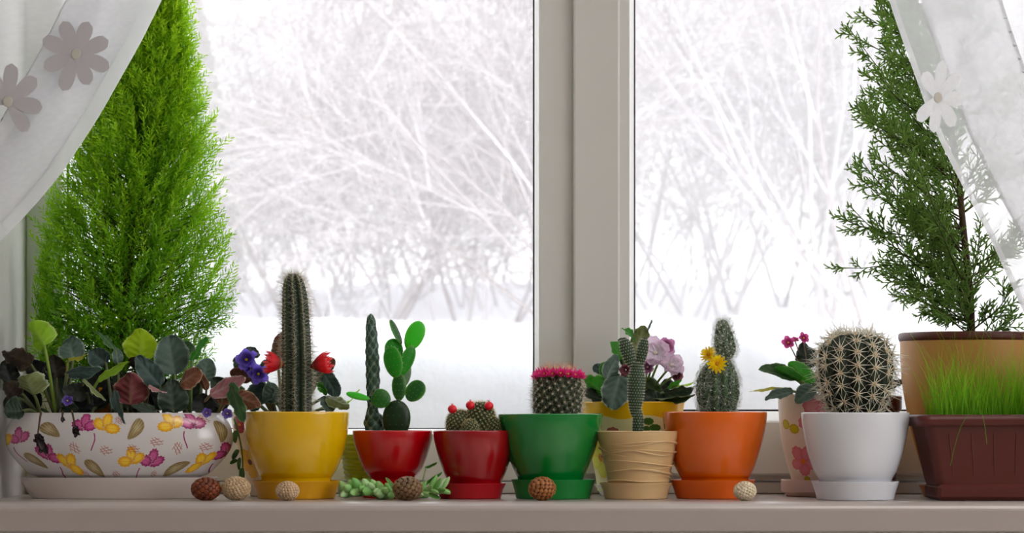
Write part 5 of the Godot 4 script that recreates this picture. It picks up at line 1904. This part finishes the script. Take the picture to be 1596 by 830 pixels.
func cypress() -> void:
	var z := -0.10
	var o := pot_thing("potted_cypress", "bright green lemon cypress rising to a tip behind the left curtain", "potted conifer", 176, z, 0.0004)
	vessel(o, "pot", 176, z, [[52, 762], [54, 744], [62, 710], [70, 670], [74, 630], [75, 604]], 4, 625, lin(0.82, 0.52, 0.06), mats.glaze)
	soil(o, 176, z, 69, 614)
	var s := sc(z)
	var foot := at(178, 610, z) - o.position
	var top := at(250, -40, z) - o.position
	var tr := MB.new()
	var pts := PackedVector3Array()
	var rad := PackedFloat32Array()
	for k in 17:
		var t := k / 16.0
		pts.push_back(foot.lerp(top, t) + Vector3(0.004 * sin(t * 9.0), 0, 0.003 * cos(t * 7.0)))
		rad.push_back(lerpf(0.0075, 0.0012, t))
	tr.tube(pts, rad, 8, lin(0.28, 0.2, 0.12), lin(0.35, 0.36, 0.16))
	part(o, "trunk", tr, mats.bark)
	var g := rng(31)
	var mb := MB.new()
	var limbs := MB.new()
	var n := 2500
	for k in n:
		var h := pow((k + 0.5) / n, 0.86)
		var a := k * 2.399963 + g.randf_range(-0.4, 0.4)
		var row := lerpf(590, -30, h)
		# half width of the crown at this height, in pixels of the photograph
		var R := 0.0
		if h < 0.25:
			R = lerpf(120, 158, h / 0.25)
		else:
			R = 158.0 * pow(1.0 - (h - 0.25) / 0.77, 0.72)
		var c := foot.lerp(top, h)
		var reach := sqrt(g.randf_range(0.02, 1.0)) if g.randf() < 0.8 else g.randf_range(0.85, 1.12)
		var out := Vector3(cos(a), 0, sin(a) * 0.52)
		var p1 := c + out * R * s * reach
		var rise := g.randf_range(0.55, 1.25)
		var len_ := g.randf_range(0.038, 0.072) * (1.0 - 0.25 * h)
		var d := (out.normalized() * g.randf_range(0.5, 0.9) + Vector3(0, rise, 0) + Vector3(g.randf_range(-0.2, 0.2), 0, g.randf_range(-0.2, 0.2))).normalized()
		if h < 0.22 and g.randf() < 0.35:
			d = (out.normalized() + Vector3(0, g.randf_range(-0.5, 0.3), 0)).normalized()
		# the twigs stop short of the plastered reveal on the left
		var lim := X0 + 0.022 - o.position.x
		if p1.x + minf(d.x, 0.0) * len_ * 0.5 < lim:
			p1.x = lim + g.randf_range(0.0, 0.012) - minf(d.x, 0.0) * len_ * 0.5
			d = Vector3(absf(d.x) * 0.2, d.y, d.z).normalized()
		var p0 := p1 - d * len_ * 0.6
		# limb from the trunk to the spray
		if k % 3 == 0:
			var b0 := foot.lerp(top, maxf(h - 0.10, 0.0))
			limbs.tube(PackedVector3Array([b0, b0.lerp(p0, 0.5) + Vector3(0, -0.006, 0), p0]), PackedFloat32Array([0.0016, 0.0011, 0.0006]), 4, lin(0.30, 0.25, 0.12), lin(0.35, 0.45, 0.12), false)
		var fresh := clampf(0.15 + 0.75 * h + g.randf_range(-0.2, 0.25), 0, 1) * clampf(reach * 1.1, 0.4, 1.0)  # golden outer tips, and backlight towards the top put into the colour
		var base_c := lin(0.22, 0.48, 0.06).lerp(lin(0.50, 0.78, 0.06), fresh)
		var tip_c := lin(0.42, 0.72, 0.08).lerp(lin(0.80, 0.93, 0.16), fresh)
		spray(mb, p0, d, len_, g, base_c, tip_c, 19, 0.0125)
	part(o, "branches", limbs, mats.bark, true)
	part(o, "foliage", mb, mats.needle, true)


# a plume of little side twigs set with scale leaves
func spray(mb: MB, p0: Vector3, d: Vector3, length: float, g: RandomNumberGenerator, c0: Color, c1: Color, twigs: int, reach: float) -> void:
	var side := d.cross(Vector3(g.randf_range(-1, 1), g.randf_range(-0.4, 0.4), g.randf_range(-1, 1))).normalized()
	var nrm := d.cross(side)
	var bend := Vector3(g.randf_range(-0.25, 0.25), 0.2, g.randf_range(-0.25, 0.25))
	for k in twigs:
		var t := (k + g.randf() * 0.7) / twigs
		var p := p0 + d * length * t + bend * length * t * t * 0.5
		var dd := (d + bend * t * 0.8).normalized()
		var sg := 1.0 if k % 2 else -1.0
		var L := reach * (1.0 - 0.75 * t) * g.randf_range(0.7, 1.15) + 0.003
		var v := (dd * 0.75 + side * sg * 0.6 + nrm * g.randf_range(-0.55, 0.55)).normalized()
		var col := c0.lerp(c1, t)
		var w := nrm.rotated(v, g.randf_range(0, PI)) * 0.00075
		mb.scale_leaf(p, p + v * L, w, col, c1)
		# scale leaves of the second order
		for m in 4:
			var f := 0.2 + 0.2 * m
			var q := p + v * L * f
			var vv := (v + (side if m % 2 else nrm) * g.randf_range(-0.9, 0.9)).normalized()
			mb.scale_leaf(q, q + vv * L * 0.42, w * 1.15, col.lerp(c1, 0.4), c1)
	mb.scale_leaf(p0, p0 + (d + bend * 0.5) * length * 1.05, side * 0.0006, c0, c1)


func juniper() -> void:
	var z := -0.085
	var o := pot_thing("potted_juniper", "tall loose dark green conifer in a big tan pot with a brown rim", "potted conifer", 1512, z, 0.006)
	var s := sc(z)
	vessel(o, "pot", 1512, z, [[66, 762], [68, 748], [82, 705], [96, 650], [105, 600], [108, 560], [109, 530]], 5, 545, lin(0.80, 0.58, 0.30), mats.satin, 1.0)
	var rm := MB.new()
	var ry := at(0, 530, z).y - o.position.y
	rm.lathe(Vector3.ZERO, [Vector2(106 * s, ry - 0.002), Vector2(110 * s, ry - 0.001), Vector2(111.5 * s, ry + 0.003), Vector2(111 * s, ry + 0.008), Vector2(108 * s, ry + 0.0095), Vector2(102 * s, ry + 0.008), Vector2(102 * s, ry - 0.004)], 64, lin(0.36, 0.16, 0.09))
	part(o, "rim", rm, mats.satin, false, "dark brown rim of the tan pot")
	soil(o, 1512, z, 102, 531)
	saucer("tan saucer behind the brown box, under the big tan pot", 1512, z, [[72, 768], [76, 758], [80, 750]], lin(0.70, 0.45, 0.25), mats.satin)
	var g := rng(77)
	var trunk := MB.new()
	var pts := PackedVector3Array()
	var rad := PackedFloat32Array()
	var axis := [Vector2(1514, 531), Vector2(1512, 460), Vector2(1504, 380), Vector2(1494, 280), Vector2(1478, 160), Vector2(1452, 40), Vector2(1425, -70), Vector2(1405, -150)]
	for q in axis:
		pts.push_back(at(q.x, q.y, z) - o.position)
	for k in axis.size():
		rad.push_back(lerpf(0.0058, 0.0012, k / 7.0))
	trunk.tube(pts, rad, 7, lin(0.26, 0.18, 0.12), lin(0.30, 0.26, 0.14))
	part(o, "trunk", trunk, mats.bark)
	var limbs := MB.new()
	var mb := MB.new()
	var n := 112
	for k in n:
		var t := (k + 0.5) / n
		var f := t * 6.999
		var i := int(f)
		var p := pts[i].lerp(pts[i + 1], f - i)
		var a := k * 2.399963
		if k % 3 != 0:
			a = g.randf_range(PI * 0.55, PI * 1.45)   # the crown leans to the light
		var out := Vector3(cos(a), 0, sin(a) * 0.45)
		# length of the limb in pixels
		var L := lerpf(215, 130, t) * g.randf_range(0.45, 1.2)
		if out.x > 0:
			L *= 0.75
		if t < 0.08:
			L *= 0.7
		var up := g.randf_range(0.15, 0.75)
		var d := (out + Vector3(0, up, 0)).normalized()
		var q := p
		var bp := PackedVector3Array([p])
		var br := PackedFloat32Array([0.0013])
		var steps := 7
		for m in steps:
			d = (d + Vector3(g.randf_range(-0.13, 0.13), g.randf_range(-0.10, 0.16), g.randf_range(-0.13, 0.13))).normalized()
			var q2 := q + d * L * s / steps
			# side shoots
			for w in 2:
				var c := q.lerp(q2, g.randf())
				if m == 0 and w > 0:
					continue
				var sd := d.cross(Vector3(g.randf_range(-1, 1), g.randf_range(-1, 1), g.randf_range(-1, 1))).normalized()
				var sdir := (d * 0.9 + sd * g.randf_range(0.5, 0.9) + Vector3(0, 0.12, 0)).normalized()
				string_twig(mb, c, sdir, g.randf_range(0.020, 0.040) * (1.0 - 0.25 * m / steps), g, t, 2)
			q = q2
			bp.push_back(q)
			br.push_back(lerpf(0.0012, 0.0005, (m + 1.0) / steps))
		limbs.tube(bp, br, 4, lin(0.30, 0.24, 0.14), lin(0.26, 0.34, 0.14), false)
		string_twig(mb, q, d, 0.016, g, t, 2)
	part(o, "branches", limbs, mats.bark, true)
	part(o, "foliage", mb, mats.needle, true)


func string_twig(mb: MB, p: Vector3, d: Vector3, length: float, g: RandomNumberGenerator, t: float, level: int) -> void:
	var c0 := lin(0.42, 0.56, 0.27).lerp(lin(0.58, 0.74, 0.32), g.randf() * 0.6 + t * 0.4)
	var c1 := c0.lerp(lin(0.66, 0.80, 0.36), 0.4 + 0.3 * t)
	var pts := PackedVector3Array([p])
	var q := p
	var dd := d
	for k in 3:
		dd = (dd + Vector3(g.randf_range(-0.1, 0.1), g.randf_range(-0.08, 0.12), g.randf_range(-0.1, 0.1))).normalized()
		q += dd * length / 3.0
		pts.push_back(q)
	mb.tube(pts, PackedFloat32Array([0.0007, 0.00088, 0.00085, 0.0006]), 4, c0, c1, true)
	if level > 0:
		var side := dd.cross(Vector3(g.randf_range(-0.4, 0.4), g.randf_range(-0.4, 0.4), 1)).normalized()
		for k in 4 if level == 2 else 1:
			var f := (0.15 + 0.2 * k + g.randf_range(0.0, 0.15)) * 3.0
			var i := mini(int(f), 2)
			var c := pts[i].lerp(pts[i + 1], f - i)
			var sd := (side * (1.0 if k % 2 else -1.0) + Vector3(0, 0, g.randf_range(-0.5, 0.5))).normalized()
			string_twig(mb, c, (dd + sd * 0.7).normalized(), length * g.randf_range(0.35, 0.6), g, t, level - 1)


# ---- the box of grass, the sprig, the cones ------------------------------------------------------------------------

func grass_box() -> void:
	var z := 0.04
	var o := Node3D.new()
	o = thing("grass_planter", "dark red plastic window box of fresh green grass at the right end", "planter", Vector3(at(1570, 0, z).x, 0, z))
	var s := sc(z)
	var tray := MB.new()
	var col := lin(0.32, 0.095, 0.055)
	var w0 := (1570 - 1451) * s
	tray.box(Vector3(0, 0.0105, 0), Vector3(w0 * 2, 0.019, 0.118), 0.004, col)
	for k in [-0.8, 0.0, 0.8]:
		tray.box(Vector3(k * w0, 0.0006, 0), Vector3(0.03, 0.0012, 0.1), 0.0005, col)
	part(o, "drip_tray", tray, mats.satin)
	# tapering body with a rolled lip
	var P := func(hx: float, hz: float, y: float, rr: float) -> PackedVector3Array:
		var r := PackedVector3Array()
		for c in 4:
			var cx: float = [1, -1, -1, 1][c] * (hx - rr)
			var cz: float = [1, 1, -1, -1][c] * (hz - rr)
			for k in 7:
				var a := PI / 2 * c + PI / 2 * k / 6.0
				r.push_back(Vector3(cx + cos(a) * rr, y, cz + sin(a) * rr))
		r.push_back(r[0])
		return r
	var y0 := 0.019
	var y1 := at(0, 664, z).y
	var y2 := at(0, 645.5, z).y
	var b1 := (1570 - 1430) * s
	var b0 := (1570 - 1451) * s
	var lip := (1570 - 1417) * s
	var loops := [[b0, 0.054, y0, 0.012], [b0 + 0.002, 0.055, y0 + 0.006, 0.012], [b1, 0.064, y1, 0.014], [lip - 0.003, 0.070, y1 + 0.0005, 0.016], [lip, 0.0725, y1 + 0.004, 0.017], [lip + 0.0005, 0.073, (y1 + y2) / 2, 0.017], [lip - 0.0005, 0.0725, y2 - 0.003, 0.017], [lip - 0.003, 0.070, y2 - 0.0004, 0.016], [lip - 0.006, 0.067, y2, 0.014], [lip - 0.011, 0.062, y2 - 0.002, 0.012], [b1 - 0.005, 0.058, y1, 0.012], [b1 - 0.006, 0.057, y1 - 0.004, 0.012]]
	var pts := PackedVector3Array()
	var nu := 28
	for q in loops:
		var lp: PackedVector3Array = P.call(q[0], q[1], q[2], q[3])
		lp.reverse()
		pts.append_array(lp)
	var mb := MB.new()
	mb.grid(nu, loops.size() - 1, pts, PackedColorArray([col]), true)
	part(o, "box", mb, mats.satin)
	# faint upright flutes on the front
	for k in 7:
		var x := lerpf(-0.8, 0.8, k / 6.0) * b0
		mb = MB.new()
		var u0 := Vector3(x, y0 + 0.012, 0.0556)
		var u1 := Vector3(x * 1.08, y1 - 0.008, 0.0632)
		mb.tube(PackedVector3Array([u0, u0.lerp(u1, 0.5), u1]), PackedFloat32Array([0.0007, 0.0009, 0.0007]), 6, col, col)
		part(o, "flute", mb, mats.satin)
	var so := MB.new()
	so.box(Vector3(0, y1 - 0.004, 0), Vector3((b1 - 0.006) * 2, 0.012, 0.112), 0.003, Color.WHITE)
	part(o, "soil", so, mats.soil)
	var g := rng(64)
	var gr := MB.new()
	for k in 1500:
		var x := g.randf_range(-0.95, 0.98) * (b1 - 0.012)
		var zz := g.randf_range(-0.05, 0.054)
		var clump := 0.55 + 0.45 * sin(x * 95.0 + 1.0) * sin(zz * 60.0 + x * 30.0)
		var H := g.randf_range(0.042, 0.092) * (0.7 + 0.5 * clump) + (g.randf_range(0.01, 0.05) if g.randf() < 0.16 else 0.0)
		var lean := Vector3(g.randf_range(-0.35, 0.35), 0, g.randf_range(-0.25, 0.3))
		if x < -b1 * 0.8:
			lean.x -= 0.15
		var p := Vector3(x, y1, zz)
		var c0 := lin(0.28, 0.55, 0.05).lerp(lin(0.45, 0.72, 0.06), g.randf())
		var c1 := lin(0.52, 0.80, 0.10).lerp(lin(0.72, 0.88, 0.22), g.randf())
		var sw := Vector3(cos(k * 1.7), 0, sin(k * 1.7)) * 0.00062
		var last := p
		var pr := PackedVector3Array()
		for m in 5:
			var t := m / 4.0
			var q := p + Vector3(0, H * t * (1.0 - 0.15 * lean.length() * t), 0) + lean * H * t * t
			pr.push_back(q - sw * (1.0 - t * 0.9))
			pr.push_back(q + sw * (1.0 - t * 0.9))
		var cs := PackedColorArray()
		for m in 10:
			cs.push_back(c0.lerp(c1, (m / 2) / 4.0))
		gr.grid(1, 4, pr, cs)
	# a few blades hang over the lip
	for q in [[-0.05, 0.012, 0.036], [-0.046, -0.036, 0.062]]:
		var p := Vector3(q[0], y1 + 0.004, 0.05)
		var pr := PackedVector3Array()
		for m in 9:
			var t := m / 8.0
			var c := p + Vector3(q[1] * t, 0.022 * sin(t * 2.6) - q[2] * t * t, 0.026 * minf(t * 2.0, 1.0) + 0.002 * t)
			pr.push_back(c - Vector3(0.0003, 0, 0))
			pr.push_back(c + Vector3(0.0003, 0, 0))
		gr.grid(1, 8, pr, PackedColorArray([lin(0.36, 0.60, 0.14)]))
	part(o, "grass", gr, mats.needle, true)


func sprig() -> void:
	var z := 0.055
	var o := thing("succulent_sprig", "pale green burro's tail sprig lying on the sill below the red pot", "succulent", Vector3(at(590, 0, z).x, 0, z))
	var s := sc(z)
	var bead := MB.new()
	var pts := PackedVector3Array()
	var nu := 14
	var nv := 12
	for j in nv + 1:
		var t := j / float(nv)
		var r := 0.0043 * pow(sin(PI * t), 0.55) * (1.05 - 0.2 * t)
		for i in nu + 1:
			var a := -TAU * (i % nu) / nu
			pts.push_back(Vector3(cos(a) * r, t * 0.0135, sin(a) * r * 0.82 + 0.0016 * t * t))
	bead.grid(nu, nv, pts, PackedColorArray([lin(0.60, 0.80, 0.48)]), true)
	var shapes := [bead.mesh()]
	for k in 2:
		for i in bead.c.size():
			bead.c[i] = lin(0.70, 0.86, 0.60) if k == 0 else lin(0.50, 0.74, 0.38)
		shapes.append(bead.mesh())
	var m := mat("plump_leaf", Color.WHITE, 0.45, {"vertex_color_use_as_albedo": true, "subsurf_scatter_enabled": true, "subsurf_scatter_strength": 0.15, "rim_enabled": true, "rim": 0.3})
	var g := rng(15)
	var stem := MB.new()
	var line := PackedVector3Array()
	for k in 14:
		var t := k / 13.0
		line.push_back(Vector3((lerpf(538, 690, t) - 590) * s, 0.008 + 0.004 * sin(t * 8.0), -0.012 + 0.006 * sin(t * 6.0)))
	var rr := PackedFloat32Array()
	rr.resize(14)
	rr.fill(0.0016)
	stem.tube(line, rr, 7, lin(0.45, 0.6, 0.35), lin(0.45, 0.6, 0.35))
	part(o, "stem", stem, m)
	for k in 56:
		var t := (k + 0.5) / 56.0
		var f := t * 12.999
		var i := int(f)
		var p := line[i].lerp(line[i + 1], f - i)
		var ax := (line[i + 1] - line[i]).normalized()
		var a := k * 2.399963
		var rd := Vector3(0, cos(a), sin(a))
		if rd.y < -0.2:
			rd.y = -0.2
		var plump := t < 0.5 or t > 0.68
		var d := (rd + ax * (-0.55 if t < 0.5 else 0.6)).normalized()
		var mi := part(o, "leaf", shapes[k % 3], m)
		var sz := 1.3 * g.randf_range(0.85, 1.1) * (0.85 if not plump else 1.0)
		var bx := d.cross(Vector3.BACK).normalized()
		var bs := Basis(bx, d, bx.cross(d))
		if t > 0.62:
			bs = bs * Basis.from_scale(Vector3(0.62, 1.25, 0.62))
		mi.basis = bs * Basis.from_scale(Vector3.ONE * sz)
		var low := p.y + d.y * 0.0135 * sz - 0.0032
		mi.position = p + Vector3(0, maxf(0.0, 0.0004 - low), 0)
	# slender leaves of the same cutting
	var k2 := 0
	for q in [[586, 762, 571, 745, 9, 30, -0.01], [616, 766, 602, 743, 8, 40, 0.0], [655, 758, 681, 741, 8, 50, -0.02], [668, 768, 686, 776, 9, 30, 0.01], [672, 745, 690, 736, 8, 60, -0.03], [662, 728, 682, 721, 8, 60, -0.04]]:
		var b := MB.new()
		blade(b, at(q[0], q[1], z + q[6]) - o.position, at(q[2], q[3], z + q[6]) - o.position, q[4] * s, q[5], lin(0.36, 0.60, 0.24), lin(0.45, 0.66, 0.34), lin(0.7, 0.82, 0.55), {"sd": k2, "vein": 0.3, "teeth": 0.0})
		part(o, "slender_leaf", b, mats.leaf)
		k2 += 1
	var st := MB.new()
	stalk(st, at(655, 765, z - 0.03) - o.position, at(664, 727, z - 0.04) - o.position, 0.0, 0.0009, lin(0.4, 0.55, 0.3), lin(0.45, 0.6, 0.3))
	part(o, "side_shoot", st, m)


func cone(label: String, px: float, z: float, hw: float, hh: float, body: Color, c0: Color, c1: Color, count: int, pit: float, turn: float) -> void:
	var s := sc(z)
	var o := thing("dried_cone", label, "cone", Vector3(at(px, 0, z).x, 0, z), "dried round cones on the sill")
	var R := Vector3(hw, hh, hw * 0.96) * s
	var mb := MB.new()
	mb.ball(Vector3(0, R.y, 0), R * (0.93 if pit > 0 else 0.99), 24, 16, body)
	part(o, "core", mb, mats.matt)
	var sc_ := MB.new()
	var g := rng(int(px))
	var tilt := Basis(Vector3(0.3, 0.1, 1).normalized(), turn)
	for k in count:
		var y := 1.0 - 2.0 * (k + 0.5) / count
		var a := k * 2.399963
		var r := sqrt(1 - y * y)
		var d := tilt * Vector3(cos(a) * r, y, sin(a) * r)
		var p := Vector3(0, R.y, 0) + d * R * 0.95
		var nn := (d / R).normalized()
		var t1 := nn.cross(tilt * Vector3.UP).normalized()
		var bs := Basis(t1, nn.cross(t1), nn)
		var rad := sqrt(4.0 * PI / count) * R.x * 0.52
		sc_.ball(p, Vector3(rad, rad * 0.9, rad * pit), 8, 6, c0.lerp(c1, g.randf()), bs)
	part(o, "scales", sc_, mat("cone_scale", Color.WHITE, 0.5, {"vertex_color_use_as_albedo": true}), true)


func cones() -> void:
	cone("dark reddish brown scaly cone by the oval saucer", 321, 0.075, 23, 17.5, lin(0.16, 0.06, 0.02), lin(0.40, 0.17, 0.06), lin(0.52, 0.24, 0.10), 90, 0.5, 0.3)
	cone("pale tan rough cone beside the dark reddish one", 368, 0.072, 23, 18.5, lin(0.58, 0.46, 0.32), lin(0.72, 0.60, 0.45), lin(0.83, 0.72, 0.57), 200, 0.55, 1.0)
	cone("small light tan cone leaning on the yellow saucer", 448, 0.085, 18.5, 15, lin(0.60, 0.47, 0.34), lin(0.75, 0.61, 0.47), lin(0.85, 0.73, 0.59), 170, 0.6, 0.7)
	cone("brown cone with a grey frosted top by the succulent sprig", 635, 0.08, 23, 18.5, lin(0.14, 0.09, 0.06), lin(0.42, 0.30, 0.18), lin(0.52, 0.39, 0.26), 95, 0.5, 0.5)
	cone("chestnut brown cone leaning on the green saucer", 845, 0.082, 21.5, 18.5, lin(0.25, 0.12, 0.05), lin(0.55, 0.32, 0.15), lin(0.66, 0.42, 0.22), 100, 0.45, 0.9)
	cone("smallest pale cream cone on the sill by the orange saucer", 1161, 0.085, 18, 15, lin(0.68, 0.59, 0.46), lin(0.83, 0.75, 0.62), lin(0.92, 0.86, 0.75), 150, 0.5, 0.2)


func _ready() -> void:
	light_and_lens()
	make_mats()
	leaf_kinds()
	unseen_ceiling_lamp()
	room()
	window()
	snow_outside()
	garden()
	bowl()
	yellow_pot()
	saucer("yellow saucer under the pot of the tall hairy cactus", 462, 0.0, [[60, 775], [64, 758], [69, 747]], lin(0.84, 0.60, 0.02), mats.satin)
	red_pots()
	green_pot()
	gold_pot()
	orange_pot()
	white_pot()
	violet_pot()
	lime_pot()
	gloxinia()
	pink_violet()
	brown_pot()
	cypress()
	juniper()
	grass_box()
	sprig()
	cones()
	curtains()
